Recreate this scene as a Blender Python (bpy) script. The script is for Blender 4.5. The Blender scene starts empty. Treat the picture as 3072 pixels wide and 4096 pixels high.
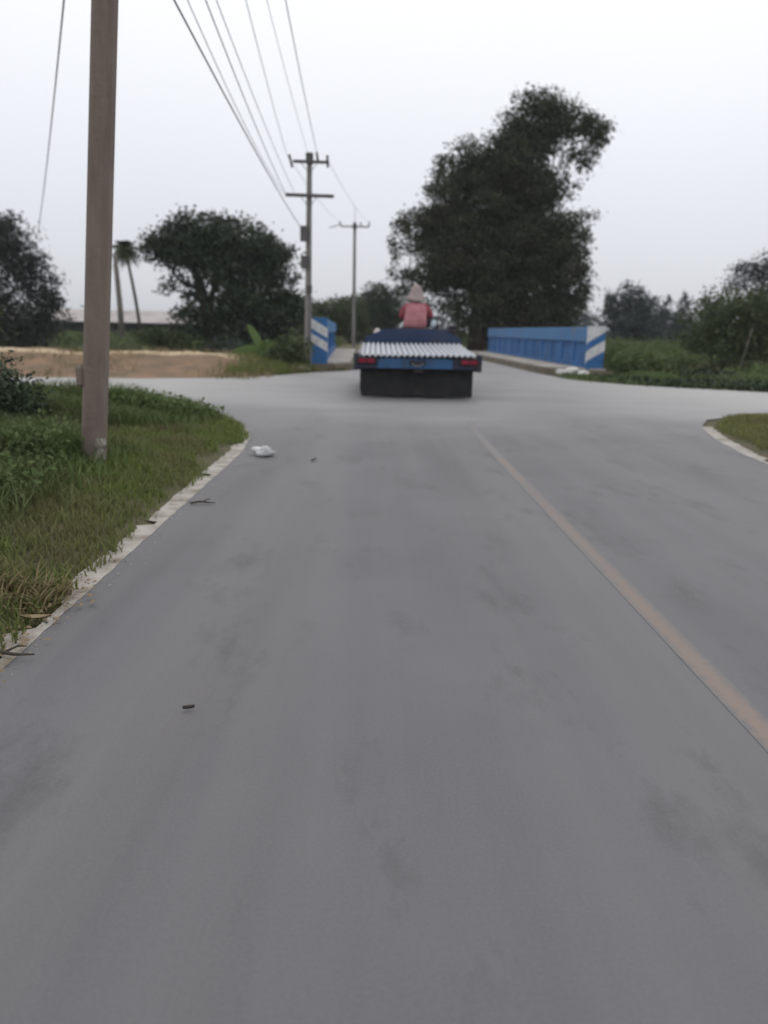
import bpy, bmesh, math, random
import numpy as np
from mathutils import Vector, Matrix

R = math.radians
C = bpy.context.scene.collection
scn = bpy.context.scene

# ------------------------------------------------------------------ camera
cam = bpy.data.cameras.new('camera')
cam_o = bpy.data.objects.new('camera', cam)
C.objects.link(cam_o)
cam.sensor_fit = 'VERTICAL'
cam.sensor_height = 36.0
cam.lens = 27.0
cam.clip_start = 0.05
cam.clip_end = 3000
cam_o.matrix_world = (Matrix.Translation((0, 0, 1.2)) @ Matrix.Rotation(R(-0.85), 4, 'Z')
                      @ Matrix.Rotation(R(90 - 13.3), 4, 'X') @ Matrix.Rotation(R(1.2), 4, 'Z'))
cam.dof.use_dof = True
cam.dof.focus_distance = 3.0
cam.dof.aperture_fstop = 1.75
scn.camera = cam_o

# ------------------------------------------------------------------ sky: overcast daylight
SUN_EL, SUN_AZ = 55, 20
world = bpy.data.worlds.new('World')
scn.world = world
world.use_nodes = True
wn, wl = world.node_tree.nodes, world.node_tree.links
wn.clear()
w_out = wn.new('ShaderNodeOutputWorld')
w_bg = wn.new('ShaderNodeBackground')
w_bg.inputs['Strength'].default_value = 0.1
sky = wn.new('ShaderNodeTexSky')
sky.sky_type = 'NISHITA'
sky.sun_disc = False
sky.sun_elevation = R(SUN_EL)
sky.sun_rotation = R(SUN_AZ)
sky.dust_density = 4
hsv = wn.new('ShaderNodeHueSaturation')
hsv.inputs['Saturation'].default_value = 0.3
wl.new(sky.outputs['Color'], hsv.inputs['Color'])
tc = wn.new('ShaderNodeTexCoord')
sep = wn.new('ShaderNodeSeparateXYZ')
wl.new(tc.outputs['Generated'], sep.inputs[0])
ramp = wn.new('ShaderNodeValToRGB')           # cloud deck: palest overhead, greyer low down
cr = ramp.color_ramp
cr.elements[0].position = 0.0
cr.elements[0].color = (0.66, 0.675, 0.705, 1)
cr.elements[1].position = 1.0
cr.elements[1].color = (1.08, 1.09, 1.11, 1)
e = cr.elements.new(0.16); e.color = (0.80, 0.825, 0.885, 1)
e = cr.elements.new(0.36); e.color = (1.0, 1.02, 1.05, 1)
wl.new(sep.outputs['Z'], ramp.inputs['Fac'])
w_noise = wn.new('ShaderNodeTexNoise')
w_noise.inputs['Scale'].default_value = 2.2
w_noise.inputs['Detail'].default_value = 3
wl.new(tc.outputs['Generated'], w_noise.inputs['Vector'])
w_mr = wn.new('ShaderNodeMapRange')
w_mr.inputs['To Min'].default_value = 10.1
w_mr.inputs['To Max'].default_value = 11.1
wl.new(w_noise.outputs['Fac'], w_mr.inputs['Value'])
w_mul = wn.new('ShaderNodeVectorMath'); w_mul.operation = 'SCALE'
wl.new(ramp.outputs['Color'], w_mul.inputs[0])
wl.new(w_mr.outputs['Result'], w_mul.inputs['Scale'])
w_mix = wn.new('ShaderNodeMixRGB')
w_mix.inputs['Fac'].default_value = 0.92
wl.new(hsv.outputs['Color'], w_mix.inputs[1])
wl.new(w_mul.outputs[0], w_mix.inputs[2])
wl.new(w_mix.outputs[0], w_bg.inputs['Color'])
wl.new(w_bg.outputs[0], w_out.inputs['Surface'])

sun = bpy.data.lights.new('sun', 'SUN')
sun.energy = 0.5
sun.angle = R(25)
sun.color = (1, 0.96, 0.9)
sun_o = bpy.data.objects.new('sun', sun)
C.objects.link(sun_o)
sun_o.rotation_euler = (R(90 - SUN_EL), 0, R(180 - SUN_AZ))
sun_o.location = (0, 0, 40)

scn.view_settings.view_transform = 'Standard'
scn.view_settings.look = 'None'
scn.view_settings.exposure = 0
scn.view_settings.gamma = 1
scn.view_settings.use_curve_mapping = False

rng = np.random.default_rng(7)
random.seed(7)

# ------------------------------------------------------------------ materials
def nodes_of(name):
    m = bpy.data.materials.new(name)
    m.use_nodes = True
    n, l = m.node_tree.nodes, m.node_tree.links
    return m, n, l, n['Principled BSDF']

def mixc(n, l, fac, a, b, blend='MIX'):
    x = n.new('ShaderNodeMixRGB'); x.blend_type = blend
    for i, v in ((0, fac), (1, a), (2, b)):
        if isinstance(v, (int, float)): x.inputs[i].default_value = v
        elif isinstance(v, tuple): x.inputs[i].default_value = (*v[:3], 1)
        else: l.new(v, x.inputs[i])
    return x.outputs[0]

def noise(n, l, scale, detail=4, coord='Object', stretch=(1, 1, 1), lo=0.35, hi=0.65, rough=0.55):
    t = n.new('ShaderNodeTexCoord')
    mp = n.new('ShaderNodeMapping')
    mp.inputs['Scale'].default_value = stretch
    l.new(t.outputs[coord], mp.inputs['Vector'])
    z = n.new('ShaderNodeTexNoise')
    z.inputs['Scale'].default_value = scale
    z.inputs['Detail'].default_value = detail
    z.inputs['Roughness'].default_value = rough
    l.new(mp.outputs[0], z.inputs['Vector'])
    r = n.new('ShaderNodeMapRange')
    r.inputs['From Min'].default_value = lo
    r.inputs['From Max'].default_value = hi
    l.new(z.outputs['Fac'], r.inputs['Value'])
    return r.outputs['Result']

def simple(name, c1, c2=None, scale=3, rough=0.7, metal=0, bump=0, bscale=40, stretch=(1, 1, 1), dirt=None, dirt_scale=1.5, dstretch=(1, 1, 1)):
    m, n, l, p = nodes_of(name)
    c2 = c2 or tuple(v * 0.75 for v in c1)
    col = mixc(n, l, noise(n, l, scale, 5, stretch=stretch), c1, c2)
    if dirt:
        col = mixc(n, l, noise(n, l, dirt_scale, 6, lo=0.5, hi=0.75, stretch=dstretch), col, dirt)
    l.new(col, p.inputs['Base Color'])
    p.inputs['Roughness'].default_value = rough
    p.inputs['Metallic'].default_value = metal
    p.inputs['Specular IOR Level'].default_value = 0.3
    if bump:
        b = n.new('ShaderNodeBump')
        b.inputs['Strength'].default_value = bump
        b.inputs['Distance'].default_value = 0.02
        l.new(noise(n, l, bscale, 4, lo=0, hi=1), b.inputs['Height'])
        l.new(b.outputs[0], p.inputs['Normal'])
    return m

def leafmat(name, c1, c2, c3=None, clump=1.0, rough=0.6, trans=0.0):
    m, n, l, p = nodes_of(name)
    a = n.new('ShaderNodeAttribute'); a.attribute_name = 'v'
    col = mixc(n, l, a.outputs['Fac'], c1, c2)
    if c3:
        col = mixc(n, l, noise(n, l, clump, 3, lo=0.42, hi=0.66), col, c3)
    l.new(col, p.inputs['Base Color'])
    p.inputs['Roughness'].default_value = rough
    p.inputs['Specular IOR Level'].default_value = 0.1
    if trans:
        tr = n.new('ShaderNodeBsdfTranslucent')
        l.new(col, tr.inputs['Color'])
        mx = n.new('ShaderNodeMixShader')
        mx.inputs[0].default_value = trans
        l.new(p.outputs[0], mx.inputs[1]); l.new(tr.outputs[0], mx.inputs[2])
        l.new(mx.outputs[0], n['Material Output'].inputs['Surface'])
    return m

M = {}
# asphalt: worn grey, dusty where the side roads cross it
def asphalt():
    m, n, l, p = nodes_of('asphalt')
    base = mixc(n, l, noise(n, l, 0.55, 5, lo=0.3, hi=0.7), (0.090, 0.088, 0.096), (0.130, 0.127, 0.135))
    streak = noise(n, l, 1.0, 5, stretch=(1.5, 0.11, 1), lo=0.48, hi=0.74)
    base = mixc(n, l, mixc(n, l, 0.7, (0, 0, 0), streak), base, (0.070, 0.069, 0.074))
    red = noise(n, l, 0.6, 4, stretch=(2.2, 0.25, 1), lo=0.55, hi=0.8)
    base = mixc(n, l, mixc(n, l, 0.45, (0, 0, 0), red), base, (0.150, 0.122, 0.108))
    track = noise(n, l, 0.8, 4, stretch=(1.9, 0.06, 1), lo=0.40, hi=0.68)
    base = mixc(n, l, mixc(n, l, 0.8, (0, 0, 0), track), base, (0.150, 0.147, 0.153))
    blot = noise(n, l, 1.7, 7, stretch=(1.4, 0.55, 1), lo=0.54, hi=0.70, rough=0.7)
    base = mixc(n, l, mixc(n, l, 0.8, (0, 0, 0), blot), base, (0.066, 0.064, 0.069))
    fine = noise(n, l, 110, 3, lo=0.35, hi=0.75)
    base = mixc(n, l, mixc(n, l, 0.14, (0, 0, 0), fine), base, (0.26, 0.255, 0.26))
    # dust spread by the crossing traffic: y from about 9 m on, with a ragged border
    t = n.new('ShaderNodeTexCoord'); s = n.new('ShaderNodeSeparateXYZ')
    l.new(t.outputs['Object'], s.inputs[0])
    def math_(op, a, b=None, c=None):
        x = n.new('ShaderNodeMath'); x.operation = op
        for i, v in enumerate((a, b, c)):
            if v is None: continue
            if isinstance(v, (int, float)): x.inputs[i].default_value = v
            else: l.new(v, x.inputs[i])
        return x.outputs[0]
    wob = noise(n, l, 0.30, 6, stretch=(0.8, 0.9, 1), lo=0.2, hi=0.8)
    yy = math_('ADD', s.outputs['Y'], math_('MULTIPLY', wob, 5.0))
    left = math_('MULTIPLY', math_('ABSOLUTE', math_('SUBTRACT', s.outputs['X'], 0.6)), -0.25)
    yy = math_('ADD', yy, left)
    mr = n.new('ShaderNodeMapRange'); mr.interpolation_type = 'SMOOTHSTEP'
    mr.inputs['From Min'].default_value = 10.0; mr.inputs['From Max'].default_value = 15.5
    l.new(yy, mr.inputs['Value'])
    dust = mixc(n, l, noise(n, l, 0.8, 5, stretch=(0.5, 1, 1), lo=0.3, hi=0.7), (0.265, 0.258, 0.264), (0.175, 0.171, 0.178))
    xa = n.new('ShaderNodeMapRange')
    xa.inputs['From Min'].default_value = 2.0; xa.inputs['From Max'].default_value = 6.0
    l.new(math_('ABSOLUTE', math_('SUBTRACT', s.outputs['X'], 1.6)), xa.inputs['Value'])
    dust = mixc(n, l, xa.outputs['Result'], dust, (0.38, 0.37, 0.365))
    base = mixc(n, l, math_('MULTIPLY', mr.outputs['Result'], 0.85), base, dust)
    l.new(base, p.inputs['Base Color'])
    p.inputs['Roughness'].default_value = 0.62
    p.inputs['Specular IOR Level'].default_value = 0.35
    b = n.new('ShaderNodeBump'); b.inputs['Strength'].default_value = 0.3; b.inputs['Distance'].default_value = 0.006
    l.new(noise(n, l, 140, 3, lo=0, hi=1), b.inputs['Height'])
    l.new(b.outputs[0], p.inputs['Normal'])
    return m
M['asphalt'] = asphalt()

def worn_paint(name, paint, lo, hi, scale=2.0, under=(0.150, 0.147, 0.153)):
    m, n, l, p = nodes_of(name)
    f = noise(n, l, scale, 6, stretch=(1.0, 0.3, 1), lo=lo, hi=hi)
    a = n.new('ShaderNodeAttribute'); a.attribute_name = 'edge'
    chips = noise(n, l, 22, 5, lo=0.25, hi=0.75)
    sub = n.new('ShaderNodeMath'); sub.operation = 'MULTIPLY_ADD'
    l.new(a.outputs['Fac'], sub.inputs[0]); sub.inputs[1].default_value = -1.25
    l.new(chips, sub.inputs[2])
    mr = n.new('ShaderNodeMapRange')
    mr.inputs['From Min'].default_value = -0.75; mr.inputs['From Max'].default_value = 0.1
    l.new(sub.outputs[0], mr.inputs['Value'])
    mu = n.new('ShaderNodeMath'); mu.operation = 'MULTIPLY'
    l.new(f, mu.inputs[0]); l.new(mr.outputs['Result'], mu.inputs[1])
    l.new(mixc(n, l, mu.outputs[0], under, paint), p.inputs['Base Color'])
    p.inputs['Roughness'].default_value = 0.7
    p.inputs['Specular IOR Level'].default_value = 0.3
    return m
M['yellow'] = worn_paint('worn_yellow_paint', (0.26, 0.19, 0.15), 0.15, 0.8)
M['yellow_far'] = worn_paint('very_worn_yellow_paint', (0.22, 0.19, 0.17), 0.3, 0.9, under=(0.16, 0.157, 0.163))
M['sand'] = simple('pale_sand', (0.44, 0.41, 0.38), (0.30, 0.27, 0.24), 6, 0.9, bump=0.5, bscale=60, dirt=(0.15, 0.125, 0.09), dirt_scale=4)
M['soil'] = simple('verge_soil', (0.11, 0.09, 0.055), (0.06, 0.065, 0.03), 1.2, 0.95, bump=0.6, bscale=25)
M['field'] = simple('field_ground', (0.075, 0.085, 0.035), (0.13, 0.10, 0.055), 0.35, 0.95, bump=0.5, bscale=8)
M['red_earth'] = simple('red_earth', (0.245, 0.152, 0.095), (0.155, 0.112, 0.075), 1.3, 0.95, bump=0.9, bscale=7, dirt=(0.085, 0.078, 0.042), dirt_scale=1.7)
M['dry_path'] = simple('dry_path', (0.50, 0.40, 0.27), (0.40, 0.30, 0.19), 1.2, 0.95, bump=0.5, bscale=12)
M['conc'] = simple('concrete', (0.40, 0.37, 0.345), (0.30, 0.275, 0.25), 1.3, 0.85, bump=0.3, bscale=30, dirt=(0.2, 0.17, 0.13), dirt_scale=0.9)
M['kerb'] = simple('dirty_kerb', (0.20, 0.165, 0.125), (0.13, 0.11, 0.085), 1.5, 0.9, bump=0.4, bscale=20)
M['pole1'] = simple('brown_concrete', (0.215, 0.168, 0.145), (0.155, 0.120, 0.104), 2.2, 0.85, bump=0.35, bscale=22, stretch=(3, 3, 0.5), dirt=(0.255, 0.21, 0.185), dirt_scale=3, dstretch=(2, 2, 0.4))
M['pole2'] = simple('grey_concrete_pole', (0.27, 0.25, 0.245), (0.19, 0.175, 0.17), 1.2, 0.85, bump=0.3, bscale=40, stretch=(3, 3, 0.5))
M['stub'] = simple('pale_concrete_stub', (0.32, 0.30, 0.26), (0.17, 0.15, 0.12), 5, 0.9, bump=0.6, bscale=25)
M['arm'] = simple('weathered_arm', (0.13, 0.12, 0.125), (0.09, 0.085, 0.085), 2, 0.8)
M['insul'] = simple('dark_insulator', (0.035, 0.03, 0.03), (0.05, 0.045, 0.045), 3, 0.4)
M['steel'] = simple('galvanised_steel', (0.25, 0.25, 0.26), (0.18, 0.18, 0.19), 4, 0.5, metal=0.4)
M['wire'] = simple('grey_wire', (0.14, 0.14, 0.145), (0.20, 0.20, 0.21), 1, 0.6)
M['blue'] = simple('bridge_blue', (0.045, 0.155, 0.37), (0.032, 0.115, 0.29), 1.4, 0.65, bump=0.15, bscale=20, dirt=(0.05, 0.075, 0.12), dirt_scale=2.2, dstretch=(1, 1, 0.35))
M['blue_rail'] = simple('rail_blue', (0.075, 0.20, 0.40), (0.062, 0.17, 0.35), 1.2, 0.6, bump=0.15, bscale=20, dirt=(0.13, 0.17, 0.23), dirt_scale=2.0, dstretch=(1, 1, 0.5))
M['white'] = simple('white_paint', (0.70, 0.70, 0.71), (0.55, 0.55, 0.56), 4, 0.65, dirt=(0.30, 0.29, 0.28), dirt_scale=5)
M['navy'] = simple('navy_paint', (0.020, 0.036, 0.088), (0.03, 0.05, 0.11), 2, 0.45, dirt=(0.05, 0.05, 0.06), dirt_scale=2)
M['truck_blue'] = simple('truck_blue', (0.035, 0.11, 0.24), (0.03, 0.085, 0.19), 3, 0.45, dirt=(0.05, 0.055, 0.065), dirt_scale=3)
M['truck_dark'] = simple('truck_dark_blue', (0.03, 0.036, 0.065), (0.022, 0.024, 0.04), 3, 0.55, dirt=(0.06, 0.055, 0.05), dirt_scale=3)
M['chassis'] = simple('chassis_black', (0.02, 0.02, 0.022), (0.03, 0.028, 0.027), 4, 0.7)
M['rubber'] = simple('rubber', (0.018, 0.018, 0.02), (0.03, 0.029, 0.028), 6, 0.85, bump=0.3, bscale=60)
M['rim'] = simple('rim_steel', (0.12, 0.12, 0.125), (0.07, 0.07, 0.07), 8, 0.5, metal=0.5)
M['wood'] = simple('deck_wood', (0.14, 0.10, 0.07), (0.09, 0.065, 0.045), 3, 0.85, stretch=(8, 1, 1))
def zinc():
    # weathered zinc: pale crests, groove shade painted into the colour along the valleys
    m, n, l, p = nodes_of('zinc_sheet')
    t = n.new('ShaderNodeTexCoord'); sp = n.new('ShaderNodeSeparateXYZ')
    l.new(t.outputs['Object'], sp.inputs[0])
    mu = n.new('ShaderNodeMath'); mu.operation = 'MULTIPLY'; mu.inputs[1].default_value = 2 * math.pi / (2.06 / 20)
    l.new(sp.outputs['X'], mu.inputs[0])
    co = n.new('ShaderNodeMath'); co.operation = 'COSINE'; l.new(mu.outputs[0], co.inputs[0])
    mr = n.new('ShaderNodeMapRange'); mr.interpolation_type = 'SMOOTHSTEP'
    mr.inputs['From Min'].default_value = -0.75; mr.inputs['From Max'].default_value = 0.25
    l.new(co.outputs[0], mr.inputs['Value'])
    crest_col = mixc(n, l, noise(n, l, 3, 5), (0.56, 0.58, 0.63), (0.46, 0.48, 0.52))
    groove_shade = mixc(n, l, noise(n, l, 5, 5), (0.17, 0.18, 0.205), (0.24, 0.25, 0.275))
    l.new(mixc(n, l, mr.outputs['Result'], groove_shade, crest_col), p.inputs['Base Color'])
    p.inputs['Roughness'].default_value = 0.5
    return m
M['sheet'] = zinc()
M['lamp_red'] = simple('tail_lamp_red', (0.24, 0.016, 0.04), (0.19, 0.012, 0.03), 10, 0.25)
M['vinyl'] = simple('seat_vinyl', (0.02, 0.018, 0.03), (0.028, 0.024, 0.035), 5, 0.5)
M['jacket'] = simple('red_pink_jacket', (0.47, 0.215, 0.23), (0.37, 0.155, 0.17), 6, 0.85, bump=0.5, bscale=18)
M['jacket_dark'] = simple('red_jacket_sleeve', (0.32, 0.075, 0.095), (0.27, 0.06, 0.08), 6, 0.85, bump=0.5, bscale=18)
M['trousers'] = simple('dark_trousers', (0.022, 0.016, 0.03), (0.03, 0.022, 0.035), 8, 0.85)
M['hat'] = simple('woven_straw_hat', (0.40, 0.33, 0.31), (0.27, 0.22, 0.21), 22, 0.9, bump=0.6, bscale=60)
M['skin'] = simple('brown_skin', (0.27, 0.16, 0.11), (0.24, 0.14, 0.095), 8, 0.55)
M['hair'] = simple('black_hair', (0.015, 0.012, 0.011), (0.02, 0.018, 0.016), 12, 0.5)
M['eye'] = simple('eye_dark', (0.03, 0.02, 0.015), (0.03, 0.02, 0.015), 8, 0.3)
M['bag'] = simple('white_plastic', (0.70, 0.70, 0.71), (0.42, 0.42, 0.42), 14, 0.45, bump=0.8, bscale=40)
M['sack'] = simple('white_woven_sack', (0.60, 0.56, 0.56), (0.5, 0.45, 0.45), 12, 0.8)
M['palebag'] = simple('pale_blue_plastic', (0.42, 0.55, 0.62), (0.5, 0.58, 0.63), 8, 0.5)
M['rubble'] = simple('white_rubble', (0.66, 0.65, 0.64), (0.5, 0.49, 0.47), 12, 0.9, bump=0.5)
M['twig'] = simple('dark_twig', (0.05, 0.042, 0.035), (0.07, 0.058, 0.045), 20, 0.9)
M['dryleaf'] = simple('dry_leaf', (0.07, 0.055, 0.045), (0.05, 0.042, 0.036), 20, 0.8)
M['strawleaf'] = simple('straw_leaf', (0.26, 0.20, 0.125), (0.19, 0.14, 0.085), 10, 0.9)
M['roof'] = simple('pinkish_roof_sheet', (0.46, 0.42, 0.41), (0.38, 0.345, 0.335), 0.9, 0.75, dirt=(0.27, 0.24, 0.23), dirt_scale=0.5)
M['shedwall'] = simple('dark_boards', (0.035, 0.042, 0.042), (0.05, 0.055, 0.052), 1, 0.85)
M['bark'] = simple('bark', (0.075, 0.06, 0.05), (0.05, 0.04, 0.033), 3, 0.95, bump=0.8, bscale=12, stretch=(3, 3, 0.6))
M['bark_pale'] = simple('pale_bark', (0.20, 0.18, 0.165), (0.14, 0.125, 0.11), 3, 0.9, bump=0.5, bscale=15)
M['water'] = simple('canal_water', (0.05, 0.055, 0.04), (0.04, 0.045, 0.035), 1, 0.12)
M['leaf_big'] = leafmat('leaf_big_tree', (0.030, 0.042, 0.024), (0.066, 0.080, 0.040), (0.058, 0.054, 0.034), 0.35)
M['leaf_dark'] = leafmat('leaf_dark', (0.030, 0.045, 0.028), (0.058, 0.084, 0.046), (0.046, 0.056, 0.042), 0.5)
M['leaf_grey'] = leafmat('leaf_grey', (0.028, 0.034, 0.031), (0.06, 0.066, 0.058), (0.05, 0.05, 0.048), 0.8)
M['leaf_mid'] = leafmat('leaf_mid', (0.052, 0.074, 0.034), (0.10, 0.135, 0.058), (0.07, 0.082, 0.042), 0.6, trans=0.2)
M['leaf_blue'] = leafmat('leaf_bluegreen', (0.045, 0.06, 0.055), (0.075, 0.095, 0.085), (0.055, 0.07, 0.065), 0.4)
M['leaf_green'] = leafmat('leaf_green', (0.09, 0.13, 0.05), (0.15, 0.20, 0.08), (0.105, 0.125, 0.062), 0.8, trans=0.3)
M['leaf_pale'] = leafmat('leaf_pale', (0.12, 0.155, 0.075), (0.18, 0.215, 0.11), (0.14, 0.15, 0.09), 0.8, trans=0.3)
M['leaf_banana'] = leafmat('leaf_banana', (0.11, 0.17, 0.06), (0.16, 0.22, 0.09), trans=0.2)
M['grass'] = leafmat('grass_verge', (0.105, 0.145, 0.038), (0.20, 0.24, 0.078), (0.18, 0.165, 0.085), 1.6, trans=0.3)
M['grass_deep'] = leafmat('grass_deep', (0.085, 0.13, 0.045), (0.14, 0.195, 0.07), (0.115, 0.125, 0.06), 0.9, trans=0.2)
M['grass_lawn'] = leafmat('grass_lawn', (0.14, 0.165, 0.05), (0.22, 0.235, 0.09), (0.185, 0.17, 0.075), 1.2, trans=0.3)
M['grass_dry'] = leafmat('grass_dry', (0.23, 0.18, 0.10), (0.36, 0.29, 0.17), (0.16, 0.13, 0.065), 1.0, trans=0.15)

# ------------------------------------------------------------------ object helpers
def tag(o, label=None, cat=None, group=None, kind=None):
    if label: o['label'] = label
    if cat: o['category'] = cat
    if group: o['group'] = group
    if kind: o['kind'] = kind
    return o

def link(name, me, mat=None, parent=None, loc=None):
    o = bpy.data.objects.new(name, me)
    C.objects.link(o)
    if mat is not None and not me.materials: me.materials.append(mat)
    if parent: o.parent = parent
    if loc: o.location = loc
    return o

def thing(name, label, cat, loc=(0, 0, 0), rz=0, group=None):
    o = bpy.data.objects.new(name, None)
    C.objects.link(o)
    o.empty_display_size = 0.2
    o.location = loc
    o.rotation_euler = (0, 0, rz)
    return tag(o, label, cat, group)

def copy_tree(o, parent=None):
    c = o.copy()
    C.objects.link(c)
    c.parent = parent
    for ch in list(o.children): copy_tree(ch, c)
    return c

def from_np(name, V, Fc, mat, parent=None, v=None, smooth=False, loc=None):
    me = bpy.data.meshes.new(name)
    Fc = np.asarray(Fc, dtype=np.int32)
    k = Fc.shape[1]
    me.vertices.add(len(V)); me.vertices.foreach_set('co', np.asarray(V, dtype=np.float32).ravel())
    me.loops.add(Fc.size); me.loops.foreach_set('vertex_index', Fc.ravel())
    me.polygons.add(len(Fc)); me.polygons.foreach_set('loop_start', np.arange(0, Fc.size, k, dtype=np.int32))
    me.update(calc_edges=True)
    if v is not None:
        a = me.attributes.new('v', 'FLOAT', 'FACE'); a.data.foreach_set('value', np.asarray(v, dtype=np.float32))
    if smooth: me.polygons.foreach_set('use_smooth', np.ones(len(Fc), dtype=bool))
    return link(name, me, mat, parent, loc)

def bm_obj(name, bm, mat, parent=None, smooth=False, loc=None):
    bmesh.ops.recalc_face_normals(bm, faces=bm.faces)
    me = bpy.data.meshes.new(name)
    bm.to_mesh(me); bm.free()
    if smooth: me.polygons.foreach_set('use_smooth', np.ones(len(me.polygons), dtype=bool))
    return link(name, me, mat, parent, loc)

def add_box(bm, lo, hi, bev=0.0, rot=None, seg=1):
    c = [(a + b) / 2 for a, b in zip(lo, hi)]
    s = [abs(b - a) for a, b in zip(lo, hi)]
    mt = Matrix.Translation(c)
    if rot is not None: mt = mt @ rot
    r = bmesh.ops.create_cube(bm, size=1, matrix=mt @ Matrix.Diagonal((*s, 1)))
    if bev:
        es = list({e for v in r['verts'] for e in v.link_edges})
        bmesh.ops.bevel(bm, geom=es, offset=bev, segments=seg, affect='EDGES')
    return bm

def box(name, lo, hi, mat, parent=None, bev=0.0, loc=None):
    return bm_obj(name, add_box(bmesh.new(), lo, hi, bev), mat, parent, loc=loc)

def add_tube(bm, pts, radii, seg=8, cap=True):
    pts = [Vector(p) for p in pts]
    if isinstance(radii, (int, float)): radii = [radii] * len(pts)
    rings = []
    for i, p in enumerate(pts):
        d = (pts[min(i + 1, len(pts) - 1)] - pts[max(i - 1, 0)]).normalized()
        up = Vector((0, 0, 1)) if abs(d.z) < 0.9 else Vector((0, 1, 0))
        a = d.cross(up).normalized(); b = a.cross(d).normalized()
        rings.append([bm.verts.new(p + (a * math.cos(t) + b * math.sin(t)) * radii[i])
                      for t in [2 * math.pi * k / seg for k in range(seg)]])
    for r0, r1 in zip(rings, rings[1:]):
        for k in range(seg):
            bm.faces.new((r0[k], r0[(k + 1) % seg], r1[(k + 1) % seg], r1[k]))
    if cap:
        bm.faces.new(rings[0]); bm.faces.new(list(reversed(rings[-1])))
    return bm

def tube(name, pts, radii, mat, parent=None, seg=8):
    return bm_obj(name, add_tube(bmesh.new(), pts, radii, seg), mat, parent, smooth=True)

def add_prism(bm, outline, axis, lo, hi):
    """outline of 2D points extruded along axis (0=x,1=y,2=z)"""
    def P(a, b, t):
        return {0: (t, a, b), 1: (a, t, b), 2: (a, b, t)}[axis]
    v0 = [bm.verts.new(P(a, b, lo)) for a, b in outline]
    v1 = [bm.verts.new(P(a, b, hi)) for a, b in outline]
    n = len(outline)
    bm.faces.new(v0); bm.faces.new(list(reversed(v1)))
    for i in range(n): bm.faces.new((v0[i], v0[(i + 1) % n], v1[(i + 1) % n], v1[i]))
    return bm

def prism(name, outline, axis, lo, hi, mat, parent=None):
    return bm_obj(name, add_prism(bmesh.new(), outline, axis, lo, hi), mat, parent)

def sheet(name, outline, z, mat, kind='structure'):
    bm = bmesh.new()
    f = bm.faces.new([bm.verts.new((x, y, z)) for x, y in outline])
    f.normal_update()
    if f.normal.z < 0: f.normal_flip()
    bmesh.ops.triangulate(bm, faces=[f], quad_method='FIXED', ngon_method='EAR_CLIP')
    me = bpy.data.meshes.new(name); bm.to_mesh(me); bm.free()
    o = link(name, me, mat)
    return tag(o, kind=kind)

# value noise for outlines and terrain
_g = np.random.default_rng(3).random((64, 64))
def vnoise(x, y):
    x = np.asarray(x, float); y = np.asarray(y, float)
    xi = np.floor(x).astype(int); yi = np.floor(y).astype(int)
    fx = x - xi; fy = y - yi
    fx = fx * fx * (3 - 2 * fx); fy = fy * fy * (3 - 2 * fy)
    g = lambda i, j: _g[i % 64, j % 64]
    return (g(xi, yi) * (1 - fx) + g(xi + 1, yi) * fx) * (1 - fy) + (g(xi, yi + 1) * (1 - fx) + g(xi + 1, yi + 1) * fx) * fy

# ------------------------------------------------------------------ setting: ground, roads, bridge
LEFT = [(-1.32, 7.6), (-1.42, 8.7), (-1.62, 9.6), (-2.1, 10.4), (-2.7, 11.1), (-3.4, 11.7), (-4.3, 12.2), (-5.7, 12.75), (-9, 13.2), (-25, 13.7), (-60, 14)]
RIGHT = [(3.8, 6.6), (3.92, 8.0), (4.14, 9.2), (4.5, 10.5), (4.95, 11.4), (5.5, 11.9), (6.3, 12.15), (8, 12.35), (25, 12.6), (60, 12.8)]
FAR_R = [(60, 17.0), (20, 17.2), (9, 17.6), (7.6, 18.4), (6.3, 19.4), (5.5, 20.8), (5.2, 22.3), (5.1, 24)]
FAR_L = [(-0.62, 24), (-0.95, 23.2), (-1.75, 22.2), (-2.6, 20.4), (-3.6, 18.9), (-5.5, 18.1), (-8, 17.75), (-25, 17.7), (-60, 17.9)]

def smooth(a, lo, hi):
    t = np.clip((a - lo) / (hi - lo), 0, 1); return t * t * (3 - 2 * t)
def in_poly(x, y, poly):
    inside = np.zeros(np.shape(x), bool)
    n = len(poly)
    for i in range(n):
        (x0, y0), (x1, y1) = poly[i], poly[(i + 1) % n]
        c = ((y0 > y) != (y1 > y)) & (x < (x1 - x0) * (y - y0) / (y1 - y0 + 1e-12) + x0)
        inside ^= c
    return inside
VERGE_L = [(-1.32, -25)] + LEFT + [(-60, -25)]
VERGE_R = [(3.8, -25)] + RIGHT + [(60, -25)]

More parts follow.
